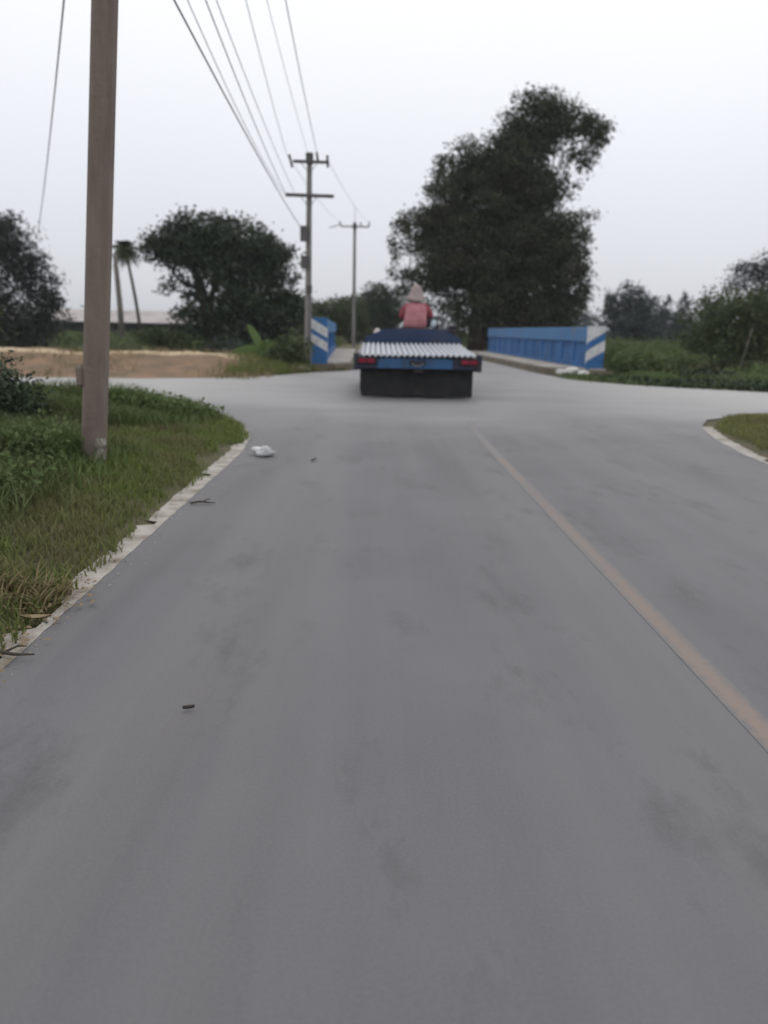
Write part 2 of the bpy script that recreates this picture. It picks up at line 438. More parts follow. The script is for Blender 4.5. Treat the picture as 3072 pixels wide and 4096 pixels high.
def ground_h(x, y):
    x = np.asarray(x, float); y = np.asarray(y, float)
    h = -0.05 + 0.0 * x
    far = np.maximum(np.abs(x) - 40, 0) + np.maximum(y - 70, 0) + np.maximum(-y - 5, 0)
    h = h + 0.25 * (vnoise(x * 0.15, y * 0.15) - 0.6) * smooth(far, 0, 60)
    # verge on the left swells a little away from the road
    d = np.clip(-1.45 - x, 0, 6)
    h = h + np.where((y < 12.0), 0.10 * smooth(d, 0, 2.5) * (1 - smooth(y, 9.5, 11.5)) + 0.05 * smooth(d, 0, 0.3) * (1 - smooth(y, 8.5, 10)), 0)
    # canal under the bridge
    c = smooth(y, 25.5, 28) * (1 - smooth(y, 37, 40))
    h = h - 1.5 * c
    # spoil bank along the left side road
    b = smooth(y, 18.6, 22.3) * (1 - smooth(y, 23.5, 26)) * smooth(-x, 2.2, 4.5)
    h = h + (0.44 + 0.12 * (vnoise(x * 0.7, y * 0.7) - 0.5)) * b
    # right bank a little lower
    h = h - 0.15 * smooth(x, 6, 9) * smooth(y, 19, 22) * (1 - smooth(y, 24, 26))
    return h

xs = np.unique(np.concatenate([np.linspace(-1500, -60, 12), np.linspace(-60, -16, 23), np.linspace(-16, 20, 73), np.linspace(20, 60, 21), np.linspace(60, 1500, 12)]))
ys = np.unique(np.concatenate([np.linspace(-300, -8, 10), np.linspace(-8, 44, 105), np.linspace(44, 110, 23), np.linspace(110, 1600, 14)]))
X, Y = np.meshgrid(xs, ys)
Z = ground_h(X, Y)
nx, ny = len(xs), len(ys)
V = np.stack([X.ravel(), Y.ravel(), Z.ravel()], 1)
i0 = (np.arange(ny - 1)[:, None] * nx + np.arange(nx - 1)[None, :]).ravel()
g = from_np('ground', V, np.stack([i0, i0 + 1, i0 + nx + 1, i0 + nx], 1), M['field'], smooth=True)
tag(g, kind='structure')

# the red earth bank lies over the ground along the left side road
def patch_grid(name, x0, x1, y0, y1, nxp, nyp, dz, mat, mask=None, kind='structure'):
    xs = np.linspace(x0, x1, nxp); ys = np.linspace(y0, y1, nyp)
    X, Y = np.meshgrid(xs, ys)
    Zp = ground_h(X, Y) + dz(X, Y)
    V = np.stack([X.ravel(), Y.ravel(), Zp.ravel()], 1)
    i0 = (np.arange(nyp - 1)[:, None] * nxp + np.arange(nxp - 1)[None, :]).ravel()
    Fq = np.stack([i0, i0 + 1, i0 + nxp + 1, i0 + nxp], 1)
    if mask is not None:
        cx = V[Fq].mean(1); Fq = Fq[mask(cx[:, 0], cx[:, 1])]
    o = from_np(name, V, Fq, mat, smooth=True)
    return tag(o, kind=kind)

patch_grid('earth_bank', -40, -2.4, 18.0, 27.2, 150, 50,
           lambda x, y: 0.03 + 0.10 * (vnoise(x * 1.7, y * 1.7) - 0.35) * smooth(y, 18.6, 19.6) - 0.1 * (1 - smooth(y, 18.0, 18.4)) - 0.15 * smooth(x, -4.5, -2.6),
           M['red_earth'], mask=lambda x, y: ~in_poly(x, y, [(-60, 14)] + [(-60, 10), (8, 10), (8, 24)] + FAR_L))
patch_grid('dirt_path', -40, -3.1, 21.6, 23.4, 160, 12,
           lambda x, y: 0.055 + 0.10 * (vnoise(x * 1.7, y * 1.7) - 0.35) + 0.02 * vnoise(x * 3, y * 3) - 0.08 * (smooth(y, 22.9, 23.4) + 1 - smooth(y, 21.6, 22.0)), M['dry_path'])
def edge_sd(x, y, poly):
    """signed distance to an outline, positive inside"""
    x = np.asarray(x, float); y = np.asarray(y, float)
    d = np.full(x.shape, 1e9)
    for (ax, ay), (bx, by) in zip(poly, poly[1:]):
        t = np.clip(((x - ax) * (bx - ax) + (y - ay) * (by - ay)) / ((bx - ax) ** 2 + (by - ay) ** 2), 0, 1)
        d = np.minimum(d, np.hypot(x - ax - t * (bx - ax), y - ay - t * (by - ay)))
    return np.where(in_poly(x, y, poly), d, -d)
def verge_z(x, y, poly):
    sd = edge_sd(x, y, poly)
    return 0.016 + 0.058 * smooth(sd, -0.12, 0.22) + (0.05 * (vnoise(x * 2, y * 2) - 0.2) + 0.03 * vnoise(x * 5, y * 5)) * smooth(sd, 0.1, 0.5) - 0.1 * smooth(-sd, 0.1, 0.6)
patch_grid('verge', -14, -1.0, -3, 13.8, 110, 130, lambda x, y: verge_z(x, y, VERGE_L), M['soil'])
patch_grid('verge', 3.5, 16, -3, 12.9, 100, 120, lambda x, y: verge_z(x, y, VERGE_R), M['soil'])

w = sheet('water', [(-60, 27), (60, 27), (60, 38.5), (-60, 38.5)], -1.25, M['water'])

road_outline = [(3.8, -40)] + RIGHT + FAR_R + [(4.6, 42), (4.5, 62), (3.8, 80), (1, 110), (-4, 110), (-2.0, 80), (-1.15, 62), (-1.0, 42)] + FAR_L + list(reversed(LEFT)) + [(-1.32, -40)]
sheet('road', road_outline, 0.0, M['asphalt'])
# bridge deck below the road surface
bd = bm_obj('bridge_deck', add_prism(bmesh.new(), [(-2.0, 24.6), (7.1, 24.6), (6.5, 42.0), (-2.5, 42.0)], 2, -0.55, -0.012), M['conc'])
tag(bd, kind='structure')
# road markings: worn yellow centre line, fading at the junction
def strip(name, pts, w0, z, mat):
    V = []; ed = []
    for i, (x, y) in enumerate(pts):
        a = pts[max(i - 1, 0)]; b = pts[min(i + 1, len(pts) - 1)]
        d = Vector((b[0] - a[0], b[1] - a[1])).normalized()
        n = Vector((d.y, -d.x)) * w0 / 2
        for t in (-1, 0, 1):
            V.append((x + n.x * t, y + n.y * t, z)); ed.append(abs(t))
    Q = []
    for i in range(len(pts) - 1):
        for k in (0, 1):
            a = i * 3 + k; Q.append((a, a + 1, a + 4, a + 3))
    o = from_np(name, np.array(V), Q, mat)
    at_ = o.data.attributes.new('edge', 'FLOAT', 'POINT'); at_.data.foreach_set('value', np.array(ed, dtype=np.float32))
    return tag(o, kind='structure')
strip('centre_line', [(1.24, y) for y in np.linspace(-20, 7.4, 12)], 0.105, 0.0015, M['yellow'])
strip('centre_line', [(1.24, 7.4), (1.25, 8.6), (1.265, 9.6), (1.31, 10.6)], 0.10, 0.0015, M['yellow_far'])

# pale sandy shoulder strips; the road side is straight, the grass side ragged
def shoulder(pts, width, side, rag, z, seed, step=0.12, gaps=()):
    r = np.random.default_rng(seed)
    P = [np.array(p, float) for p in pts]
    dense = []
    for a, b in zip(P, P[1:]):
        n = max(1, int(np.linalg.norm(b - a) / step))
        for k in range(n): dense.append(a + (b - a) * k / n)
    dense.append(P[-1])
    bm = bmesh.new(); rows = []
    for i, p in enumerate(dense):
        d = dense[min(i + 1, len(dense) - 1)] - dense[max(i - 1, 0)]
        d /= np.linalg.norm(d) + 1e-9
        gap = any(a < p[1] < b for a, b in gaps)
        n = np.array([-d[1], d[0]]) * side
        wv = width * max(0.12, -0.1 + rag * 1.6 * vnoise(i * step * 1.1, seed * 3.7) + 0.35 * r.random())
        if gap: wv = 0.02
        q = p + n * wv
        o_ = p - n * (0.01 + 0.008 * r.random())
        rows.append((bm.verts.new((*o_, z)), bm.verts.new((*q, z + 0.012))))
    for p, q in zip(rows, rows[1:]): bm.faces.new((p[0], p[1], q[1], q[0]))
    return tag(bm_obj('road_shoulder', bm, M['sand']), kind='structure')
shoulder([(-1.32, 1.0), (-1.32, 7.6), (-1.42, 8.7), (-1.62, 9.6), (-2.0, 10.25)], 0.19, 1, 0.7, 0.002, 1, 0.07, ((2.52, 2.66), (2.85, 3.2), (4.55, 4.7), (6.15, 6.3), (8.0, 8.4)))
shoulder([(3.8, 3.0)] + RIGHT[:4], 0.15, -1, 0.7, 0.002, 2, 0.07, ((7.3, 7.6),))

# bridge pavements with kerb faces
def kerbed(outline_top, zt, name):
    o = bm_obj(name, add_prism(bmesh.new(), outline_top, 2, -0.02, zt), M['conc'])
    return tag(o, kind='structure')
PRX = lambda y: 6.42 - (y - 23.5) * 0.023      # inner face of the right parapet
PLX = lambda y: -1.50 - (y - 23.5) * 0.035     # inner face of the left parapet
kerbed([(5.25, 24.0), (6.9, 23.3), (6.9, 43.0), (4.72, 42.5), (4.72, 42.0)], 0.21, 'pavement')
kerbed([(-0.78, 24.3), (-1.08, 42.4), (-2.6, 42.4), (-2.15, 23.9), (-1.3, 23.9)], 0.21, 'pavement')
def kerbface(pts, name='kerb'):
    bm = bmesh.new()
    for a, b in zip(pts, pts[1:]):
        d = (Vector(b) - Vector(a)).normalized(); n = Vector((d.y, -d.x)) * 0.07
        q = [Vector(a), Vector(b), Vector(b) + n, Vector(a) + n]
        add_prism(bm, [(v.x, v.y) for v in q], 2, -0.02, 0.19)
    return tag(bm_obj(name, bm, M['kerb']), kind='structure')
kerbface([(4.63, 42.0), (5.15, 24.0), (5.7, 22.9), (6.9, 22.6)])
kerbface([(-2.15, 23.3), (-1.3, 23.6), (-0.74, 24.3), (-1.02, 42.0)])

# ------------------------------------------------------------------ bridge parapets
def parapet(label, y0, y1, fx, side, z0, z1, nbay, slope):
    """fx(y): road-side face; side=+1 wall extends to +x"""
    root = thing('bridge_parapet', label, 'bridge railing', (fx(y0), y0, 0), math.atan(slope), 'blue bridge parapets')
    L = y1 - y0
    t = 0.40
    X = lambda a, b: (min(a * side, b * side), max(a * side, b * side))
    ph = z0 + (z1 - z0) * 0.63
    def bx(name, xa, xb, ya, yb, za, zb, mat, parent=root, bev=0.012):
        a, b = X(xa, xb)
        return box(name, (a, ya, za), (b, yb, zb), mat, parent, bev)
    bx('base_beam', 0.0, t, 0.36, L, -0.25, z0 + 0.10, M['blue'])
    bx('wall_panel', 0.075, t - 0.075, 0.36, L, z0 + 0.10, ph, M['blue'], bev=0)
    bx('rail', -0.03, t + 0.03, 0.36, L, ph, z1, M['blue_rail'], bev=0.02)
    pm = None
    for i in range(nbay + 1):
        yy = 0.42 + (L - 0.6) * i / nbay
        if pm is None:
            pm = bx('post', 0.04, t - 0.04, -0.16, 0.16, z0 + 0.10, ph, M['blue'], bev=0)
            o = pm
        else:
            o = pm.copy(); C.objects.link(o); o.parent = root
        o.location = (0, yy + 0.1, 0)
    ep = bx('end_pillar', -0.05, t + 0.05, 0.0, 0.36, -0.25, z1 + 0.03, M['blue'], bev=0.012)
    # slanting white hazard bands, thin slabs of paint wrapped round the pillar front and road side
    H = z1 + 0.03 - z0
    a, b = -0.052 * side, (t + 0.052) * side
    rise = 0.25 * H                               # bands climb away from the road
    for k, (h0, h1) in enumerate(((0.16, 0.42), (0.62, 1.3)) if side > 0 else ((0.16, 0.38), (0.50, 0.74))):
        def zz(h, far): return min(z0 + h * H + (rise * (1 if far else 0)), z1 + 0.034)
        zs = [(a, zz(h0, False)), (b, zz(h0, True)), (b, zz(h1, True)), (a, zz(h1, False))]
        bm = bmesh.new(); add_prism(bm, zs, 1, -0.006, 0.0)
        bm_obj('white_band', bm, M['white'], ep)
        zf = zz(h0, False), zz(h1, False)
        sl = 0.10 if side > 0 else 0.16
        xa, xb = sorted((a - 0.006 * side, a))
        yb = 0.18 if side > 0 else 0.10
        bm = bmesh.new()
        add_prism(bm, [(-0.006, zf[0]), (yb, max(zf[0] - sl * 0.9, z0 - 0.05)), (yb, zf[1] - (sl * 0.9 if zf[1] < z1 else 0)), (-0.006, zf[1])], 0, xa, xb)
        bm_obj('white_band', bm, M['white'], ep)
    return root
parapet('long blue bridge railing with white striped end pillar, right of the farm truck', 23.5, 42.0, PRX, 1, 0.24, 1.42, 12, 0.023)
parapet('blue and white striped railing end beside the utility pole, left of the farm truck', 23.5, 42.0, PLX, -1, 0.36, 1.50, 12, 0.035)

# ------------------------------------------------------------------ farm truck carrying corrugated sheets
T = thing('farm_truck', 'low blue flatbed farm truck seen from behind with red tail lamps', 'truck', (0.76, 14.0, 0))
hw = 1.10
# rear crossbeam with blue middle panel
box('rear_beam', (-hw, 0.0, 0.53), (hw, 0.10, 0.735), M['truck_dark'], T, 0.015)
rp = bm_obj('rear_panel', add_prism(bmesh.new(), [(-0.72, 0.545), (0.62, 0.545), (0.62, 0.70), (0.50, 0.722), (-0.60, 0.722), (-0.72, 0.70)], 1, -0.018, 0.002), M['truck_blue'], T)
# raised latch plate and tow ring
bm = bmesh.new(); add_box(bm, (-0.16, -0.045, 0.60), (0.14, -0.018, 0.70), 0.012)
bm_obj('latch_plate', bm, M['truck_dark'], T)
ring = [(-0.01 + 0.10 * math.cos(t), -0.07, 0.64 + 0.05 * math.sin(t)) for t in np.linspace(math.pi, 2 * math.pi, 10)]
tube('tow_ring', ring, 0.014, M['steel'], T, 6)
box('hitch_plate', (-0.08, -0.03, 0.47), (0.10, 0.06, 0.53), M['chassis'], T, 0.01)
for s in (-1, 1):
    bm = bmesh.new(); add_box(bm, (s * 0.92 - 0.17, -0.045, 0.615), (s * 0.92 + 0.17, 0.0, 0.725), 0.01)
    hs = bm_obj('taillight', bm, M['chassis'], T)
    for dx in (-0.075, 0.075):
        bm = bmesh.new(); add_box(bm, (s * 0.92 + dx - 0.07, -0.062, 0.63), (s * 0.92 + dx + 0.07, -0.04, 0.71), 0.012, seg=2)
        bm_obj('lens', bm, M['lamp_red'], hs)
for s in (-1, 1):
    bm = bmesh.new(); add_box(bm, (s * hw - 0.05 if s > 0 else -hw - 0.0, 0.10, 0.56), (s * hw if s > 0 else -hw + 0.05, 4.4, 0.735), 0.01)
    bm_obj('side_rail', bm, M['truck_dark'], T)
    bm = bmesh.new(); add_box(bm, (s * 0.40 - 0.05, 0.1, 0.44), (s * 0.40 + 0.05, 5.3, 0.60))
    bm_obj('chassis_rail', bm, M['chassis'], T)
    # corner post at the rear
    box('corner_post', (s * (hw + 0.004) - 0.045, -0.02, 0.50), (s * (hw + 0.004) + 0.045, 0.095, 0.80), M['truck_dark'], T, 0.01)
for k in range(7):
    box('floor_plank', (-hw + 0.06 + k * 0.297, 0.11, 0.60), (-hw + 0.06 + k * 0.297 + 0.285, 4.3, 0.645), M['wood'], T)
for yy in (0.6, 1.5, 2.4, 3.3):
    box('cross_member', (-hw + 0.05, yy, 0.50), (hw - 0.05, yy + 0.07, 0.598), M['chassis'], T)
# wide rubber mud flaps low over the road
for s in (-1, 1):
    bm = bmesh.new()
    add_box(bm, (s * 0.60 - 0.415, 0.16, 0.03), (s * 0.60 + 0.415, 0.178, 0.54))
    bm_obj('mud_flap', bm, M['rubber'], T)
box('mud_guard', (-0.22, 0.18, 0.06), (0.22, 0.198, 0.54), M['rubber'], T)
box('flap_bar', (-hw + 0.03, 0.14, 0.50), (hw - 0.03, 0.20, 0.56), M['chassis'], T)
tube('rear_axle', [(-0.95, 1.05, 0.36), (-0.2, 1.05, 0.36), (-0.16, 1.05, 0.36), (0.16, 1.05, 0.36), (0.2, 1.05, 0.36), (0.95, 1.05, 0.36)], [0.06, 0.06, 0.15, 0.15, 0.06, 0.06], M['chassis'], T, 10)
def lathe(bm, prof, axis_pt, seg=24):
    rings = []
    for (x, r) in prof:
        rings.append([bm.verts.new((axis_pt[0] + x, axis_pt[1] + r * math.cos(t), axis_pt[2] + r * math.sin(t))) for t in [2 * math.pi * k / seg for k in range(seg)]])
    for r0, r1 in zip(rings, rings[1:]):
        for k in range(seg): bm.faces.new((r0[k], r0[(k + 1) % seg], r1[(k + 1) % seg], r1[k]))
    return bm
def wheel(x, y, r=0.37, w=0.2):
    bm = lathe(bmesh.new(), [(-w / 2, r * .58), (-w / 2, r * .86), (-w * .42, r * .97), (-w * .2, r), (w * .2, r), (w * .42, r * .97), (w / 2, r * .86), (w / 2, r * .58), (-w / 2, r * .58)], (0, 0, 0))
    o = bm_obj('wheel', bm, M['rubber'], T, smooth=True, loc=(x, y, r))
    bm = lathe(bmesh.new(), [(-w * .3, 0.001), (-w * .3, r * .3), (-w * .12, r * .4), (-w * .4, r * .56), (w * .4, r * .56), (w * .12, r * .4), (w * .3, r * .3), (w * .3, 0.001)], (0, 0, 0), 16)
    bm_obj('rim', bm, M['rim'], o)
    return o
for x in (-0.95, -0.72, 0.72, 0.95): wheel(x, 1.05)
for x in (-0.85, 0.85): wheel(x, 4.75, 0.34)
tube('front_axle', [(-0.85, 4.75, 0.34), (0.85, 4.75, 0.34)], 0.05, M['chassis'], T)
# navy headboard with cut corners
hb = [(-0.86 + 0.0, 0.66), (1.26, 0.66), (1.26, 1.06), (0.85, 1.235), (-0.42, 1.235), (-0.86, 1.06)]
hb = [(x - 0.14, z) for x, z in hb]
prism('headboard', hb, 1, 3.32, 3.37, M['navy'], T)
for k in range(5):
    x = -0.80 + k * 0.44
    box('headboard_rib', (x - 0.02, 3.37, 0.66), (x + 0.02, 3.42, 1.05), M['navy'], T)
# driver's end: bench on the engine housing, bonnet, steering
box('bench_seat', (-0.30, 3.52, 1.10), (1.02, 4.05, 1.26), M['vinyl'], T, 0.04)
box('engine_housing', (-0.55, 3.46, 0.62), (0.98, 4.2, 1.10), M['truck_dark'], T, 0.03)
box('arm_rest', (0.86, 3.54, 1.26), (1.02, 4.0, 1.34), M['vinyl'], T, 0.03)
bn = bm_obj('bonnet', add_prism(bmesh.new(), [(4.35, 0.55), (5.35, 0.55), (5.35, 0.95), (5.2, 1.05), (4.35, 1.15)], 0, -0.62, 0.62), M['truck_blue'], T)
for s in (-1, 1):
    tube('headlight', [(s * 0.45, 5.33, 0.82), (s * 0.45, 5.40, 0.82)], [0.10, 0.085], M['steel'], T, 12)
tube('steering_column', [(0.14, 4.6, 1.0), (0.14, 4.28, 1.5)], 0.025, M['chassis'], T)
tube('steering_wheel', [(0.14 + 0.2 * math.cos(t), 4.27 - 0.17 * math.sin(t) * 0.9, 1.51 - 0.1 * math.sin(t)) for t in np.linspace(0, 2 * math.pi, 17)], 0.017, M['chassis'], T, 6)
box('foot_board', (-0.95, 4.1, 0.58), (0.95, 4.6, 0.62), M['truck_dark'], T)

# corrugated zinc sheets: three lapped side by side, rear ends on the rear beam, front ends on a timber
timber = box('timber_bearer', (-0.98, 3.02, 0.647), (1.0, 3.14, 0.885), M['wood'], None, 0.008, loc=(0.76, 14.0, 0))
tag(timber, 'wooden bearer under the front ends of the corrugated sheets', 'timber')
def corrugated(x0, ncor, pitch, ylen, z_rear, z_front, lift, name, label, amp=0.024):
    n = ncor * 10
    xs_ = np.linspace(0, ncor * pitch, n + 1)
    prof = amp * np.cos(2 * np.pi * xs_ / pitch)
    ysr = np.linspace(0, ylen, 9)
    rows = []
    for j, yv in enumerate(ysr):
        t = yv / ylen
        zc = z_rear + (z_front - z_rear) * t - 0.012 * math.sin(math.pi * t) + lift
        rows.append(np.stack([xs_ + 0.004 * math.sin(j * 2.1), np.full_like(xs_, yv), prof + zc], 1))
    top = np.concatenate(rows); bot = top - np.array([0, 0, 0.0035])
    Vv = np.concatenate([top, bot]); N = len(top); W = n + 1
    q = []
    for j in range(8):
        for i in range(n):
            a = j * W + i
            q.append((a, a + 1, a + W + 1, a + W)); q.append((N + a, N + a + W, N + a + W + 1, N + a + 1))
    for i in range(n):
        q.append((i, N + i, N + i + 1, i + 1))
        a = 8 * W + i; q.append((a, a + 1, N + a + 1, N + a))
    for j in range(8):
        a = j * W; q.append((a, a + W, N + a + W, N + a))
        a = j * W + n; q.append((a, N + a, N + a + W, a + W))
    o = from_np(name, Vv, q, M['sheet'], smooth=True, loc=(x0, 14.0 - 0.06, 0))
    return tag(o, label, 'roofing sheet', 'corrugated roofing sheets on the truck bed')
pt = 2.06 / 20
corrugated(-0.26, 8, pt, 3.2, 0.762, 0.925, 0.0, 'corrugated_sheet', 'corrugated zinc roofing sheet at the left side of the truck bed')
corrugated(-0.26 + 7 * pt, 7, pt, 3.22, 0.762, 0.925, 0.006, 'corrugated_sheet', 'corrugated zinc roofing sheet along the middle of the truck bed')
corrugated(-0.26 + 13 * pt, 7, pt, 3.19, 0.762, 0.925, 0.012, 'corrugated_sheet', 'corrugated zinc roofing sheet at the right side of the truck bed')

# white sack and pale blue bag beside the driver
def crumple(name, c, s, mat, label, cat, seed, sub=3, amt=0.35, flat=True):
    bm = bmesh.new(); bmesh.ops.create_icosphere(bm, subdivisions=sub, radius=1)
    r = random.Random(seed)
    off = [Vector((r.uniform(-1, 1), r.uniform(-1, 1), r.uniform(-1, 1))).normalized() for _ in range(14)]
    am = [r.uniform(-amt, amt) for _ in off]
    for v in bm.verts:
        d = v.co.normalized()
        k = 1 + sum(a * max(0, d.dot(o)) ** 6 for a, o in zip(am, off))
        v.co = Vector((d.x * s[0] * k, d.y * s[1] * k, d.z * s[2] * k))
        if flat: v.co.z = max(v.co.z, -s[2] * 0.75)
    o = bm_obj(name, bm, mat, None, smooth=sub > 2, loc=c)
    return tag(o, label, cat)
crumple('sack', (0.02, 17.72, 0.94), (0.17, 0.15, 0.33), M['sack'], 'white sack standing behind the left shoulder of the navy headboard', 'sack', 5)
crumple('plastic_bag', (1.30, 17.86, 1.345), (0.075, 0.07, 0.09), M['palebag'], 'small pale blue bag on the seat at the right hand of the driver', 'bag', 8)

# ------------------------------------------------------------------ the driver, seen from behind
def skin_obj(name, verts, edges, radii, mat, parent=None, root=0, sub=2):
    me = bpy.data.meshes.new(name)
    me.from_pydata(verts, edges, [])
    o = link(name, me, None, None)
    m = o.modifiers.new('skin', 'SKIN'); m.use_smooth_shade = True
    for i, r in enumerate(radii):
        sv = me.skin_vertices[0].data[i]
        sv.radius = r if isinstance(r, tuple) else (r, r)
        sv.use_root = (i == root)
    s = o.modifiers.new('sub', 'SUBSURF'); s.levels = sub; s.render_levels = sub
    dg = bpy.context.evaluated_depsgraph_get()
    m2 = bpy.data.meshes.new_from_object(o.evaluated_get(dg))
    o.modifiers.clear()
    o.data = m2; bpy.data.meshes.remove(me)
    m2.name = name
    m2.polygons.foreach_set('use_smooth', np.ones(len(m2.polygons), dtype=bool))
    m2.materials.clear(); m2.materials.append(mat)
    o.parent = parent
    return o

PX, PY, PZ = 0.90, 17.80, 1.27                     # seat contact
person = thing('person', 'person in pinkish red jacket and pale hat, sitting high on the truck front', 'person', (PX, PY, PZ))
# joints (local): pelvis, spine, chest, neck, head, arms to the wheel, left leg forward down, right leg swung out to the right
J = {'pel': (0, 0, 0.11), 'sp': (-0.01, 0.0, 0.27), 'ch': (-0.015, 0.03, 0.43), 'nk': (-0.015, 0.06, 0.585), 'hd': (-0.015, 0.085, 0.69), 'ht': (-0.015, 0.09, 0.80),
     'ls': (-0.22, 0.03, 0.47), 'le': (-0.345, 0.13, 0.24), 'lw': (-0.13, 0.40, 0.27),
     'rs': (0.19, 0.03, 0.47), 're': (0.345, 0.09, 0.26), 'rw': (0.14, 0.40, 0.27),
     'lh': (-0.10, 0.02, 0.09), 'lk': (-0.20, 0.42, 0.10), 'la': (-0.18, 0.48, -0.34), 'lt': (-0.18, 0.62, -0.40),
     'rh': (0.10, 0.02, 0.09), 'rk': (0.44, 0.24, 0.12), 'ra': (0.52, 0.52, -0.28), 'rt': (0.55, 0.65, -0.34)}
names = list(J)
idx = {k: i for i, k in enumerate(names)}
E_ = [('pel', 'sp'), ('sp', 'ch'), ('ch', 'nk'), ('nk', 'hd'), ('hd', 'ht'), ('ch', 'ls'), ('ls', 'le'), ('le', 'lw'), ('ch', 'rs'), ('rs', 're'), ('re', 'rw'),
      ('pel', 'lh'), ('lh', 'lk'), ('lk', 'la'), ('la', 'lt'), ('pel', 'rh'), ('rh', 'rk'), ('rk', 'ra'), ('ra', 'rt')]
rad = {'pel': (0.15, 0.11), 'sp': (0.135, 0.10), 'ch': (0.145, 0.105), 'nk': 0.05, 'hd': (0.075, 0.09), 'ht': (0.055, 0.065), 'ls': 0.06, 'le': 0.042, 'lw': 0.028,
       'rs': 0.06, 're': 0.042, 'rw': 0.028, 'lh': 0.088, 'lk': 0.062, 'la': 0.042, 'lt': 0.034, 'rh': 0.088, 'rk': 0.062, 'ra': 0.042, 'rt': 0.034}
body = skin_obj('body', [J[k] for k in names], [(idx[a], idx[b]) for a, b in E_], [rad[k] for k in names], M['skin'], person)
# hands closed on the wheel, nose and ears joined into the same body mesh
bm = bmesh.new(); bm.from_mesh(body.data)
for s, wk in ((-1, 'lw'), (1, 'rw')):
    wv = Vector(J[wk]); d = Vector((-0.25 * s, 1, -0.05)).normalized()
    add_tube(bm, [wv - d * 0.02, wv + d * 0.03, wv + d * 0.075], [0.026, 0.036, 0.032], 8)
    side_v = d.cross(Vector((0, 0, 1))).normalized()
    for q in range(4):
        b0 = wv + d * 0.07 + side_v * (q - 1.5) * 0.019
        ln = (0.9, 1.0, 0.95, 0.75)[q]
        add_tube(bm, [b0, b0 + d * 0.03 * ln + Vector((0, 0, 0.006)), b0 + d * 0.042 * ln + Vector((0, 0, -0.02)), b0 + d * 0.022 * ln + Vector((0, 0, -0.04))], [0.0095, 0.009, 0.0085, 0.007], 6)
    b0 = wv + d * 0.03 - side_v * 0.03 * s * -1
    add_tube(bm, [b0, b0 - side_v * -0.025 * s + d * 0.025, b0 - side_v * -0.02 * s + d * 0.05 + Vector((0, 0, -0.02))], [0.012, 0.011, 0.008], 6)
hc = Vector((-0.015, 0.085, 0.70))
add_tube(bm, [hc + Vector((0, 0.085, 0.03)), hc + Vector((0, 0.115, -0.012)), hc + Vector((0, 0.09, -0.022))], [0.008, 0.016, 0.008], 6)
for s in (-1, 1):
    add_tube(bm, [hc + Vector((s * 0.078, 0.0, 0.03)), hc + Vector((s * 0.088, -0.012, 0.005)), hc + Vector((s * 0.078, 0.0, -0.025))], [0.01, 0.016, 0.009], 6)
bm.to_mesh(body.data); bm.free()
for s in (-1, 1):
    bm = bmesh.new(); bmesh.ops.create_icosphere(bm, subdivisions=2, radius=0.011)
    bm_obj('eye', bm, M['eye'], person, True, loc=hc + Vector((s * 0.032, 0.087, 0.022)))
bm = bmesh.new(); add_tube(bm, [hc + Vector((-0.024, 0.088, -0.05)), hc + Vector((0, 0.098, -0.052)), hc + Vector((0.024, 0.088, -0.05))], [0.003, 0.007, 0.003], 6)
bm_obj('mouth', bm, M['jacket_dark'], person, True)
# jacket: loose torso, and two sleeves a darker red
def loft(name, secs, mat, parent, seg=28, wob=0.0):
    """secs: (x, y, z, half-width, half-depth) rings, bottom to top"""
    bm = bmesh.new(); rings = []
    for q, (x, y, z, w_, d_) in enumerate(secs):
        ring = []
        for k in range(seg):
            t = 2 * math.pi * k / seg
            c, s_ = math.cos(t), math.sin(t)
            f = 1 + wob * math.sin(3 * t + q * 1.7) + wob * 0.7 * math.sin(7 * t - q * 2.3)
            ring.append(bm.verts.new((x + w_ * f * math.copysign(abs(c) ** 0.8, c), y + d_ * f * math.copysign(abs(s_) ** 0.8, s_), z + 0.012 * wob * 20 * math.sin(2 * t + q))))
        rings.append(ring)
    for r0, r1 in zip(rings, rings[1:]):
        for k in range(seg): bm.faces.new((r0[k], r0[(k + 1) % seg], r1[(k + 1) % seg], r1[k]))
    bm.faces.new(list(reversed(rings[0]))); bm.faces.new(rings[-1])
    return bm_obj(name, bm, mat, parent, True)
loft('jacket', [(-0.03, -0.03, 0.0, 0.235, 0.16), (-0.03, -0.03, 0.015, 0.25, 0.175), (-0.025, -0.03, 0.10, 0.262, 0.185), (-0.02, -0.025, 0.19, 0.252, 0.18), (-0.02, -0.015, 0.30, 0.25, 0.17),
                (-0.015, 0.0, 0.40, 0.246, 0.16), (-0.015, 0.015, 0.475, 0.225, 0.145), (-0.015, 0.03, 0.53, 0.17, 0.12), (-0.015, 0.045, 0.575, 0.10, 0.095), (-0.015, 0.05, 0.60, 0.078, 0.085), (-0.015, 0.05, 0.605, 0.06, 0.07)], M['jacket'], person, wob=0.02)
for s, a, b, c in ((-1, 'ls', 'le', 'lw'), (1, 'rs', 're', 'rw')):
    sh = Vector(J['ch']) * 0.45 + Vector(J[a]) * 0.55
    mid = (Vector(J[a]) + Vector(J[b])) / 2 + Vector((0.01 * s, -0.01, 0))
    skin_obj('sleeve', [tuple(sh), J[a], tuple(mid), J[b], tuple(Vector(J[b]).lerp(Vector(J[c]), 0.85))], [(0, 1), (1, 2), (2, 3), (3, 4)], [0.10, 0.10, 0.088, 0.075, 0.05], M['jacket_dark'], person)
tv = [J['pel'], J['lh'], J['lk'], tuple(Vector(J['lk']).lerp(Vector(J['la']), 0.85)), J['rh'], J['rk'], tuple(Vector(J['rk']).lerp(Vector(J['ra']), 0.85))]
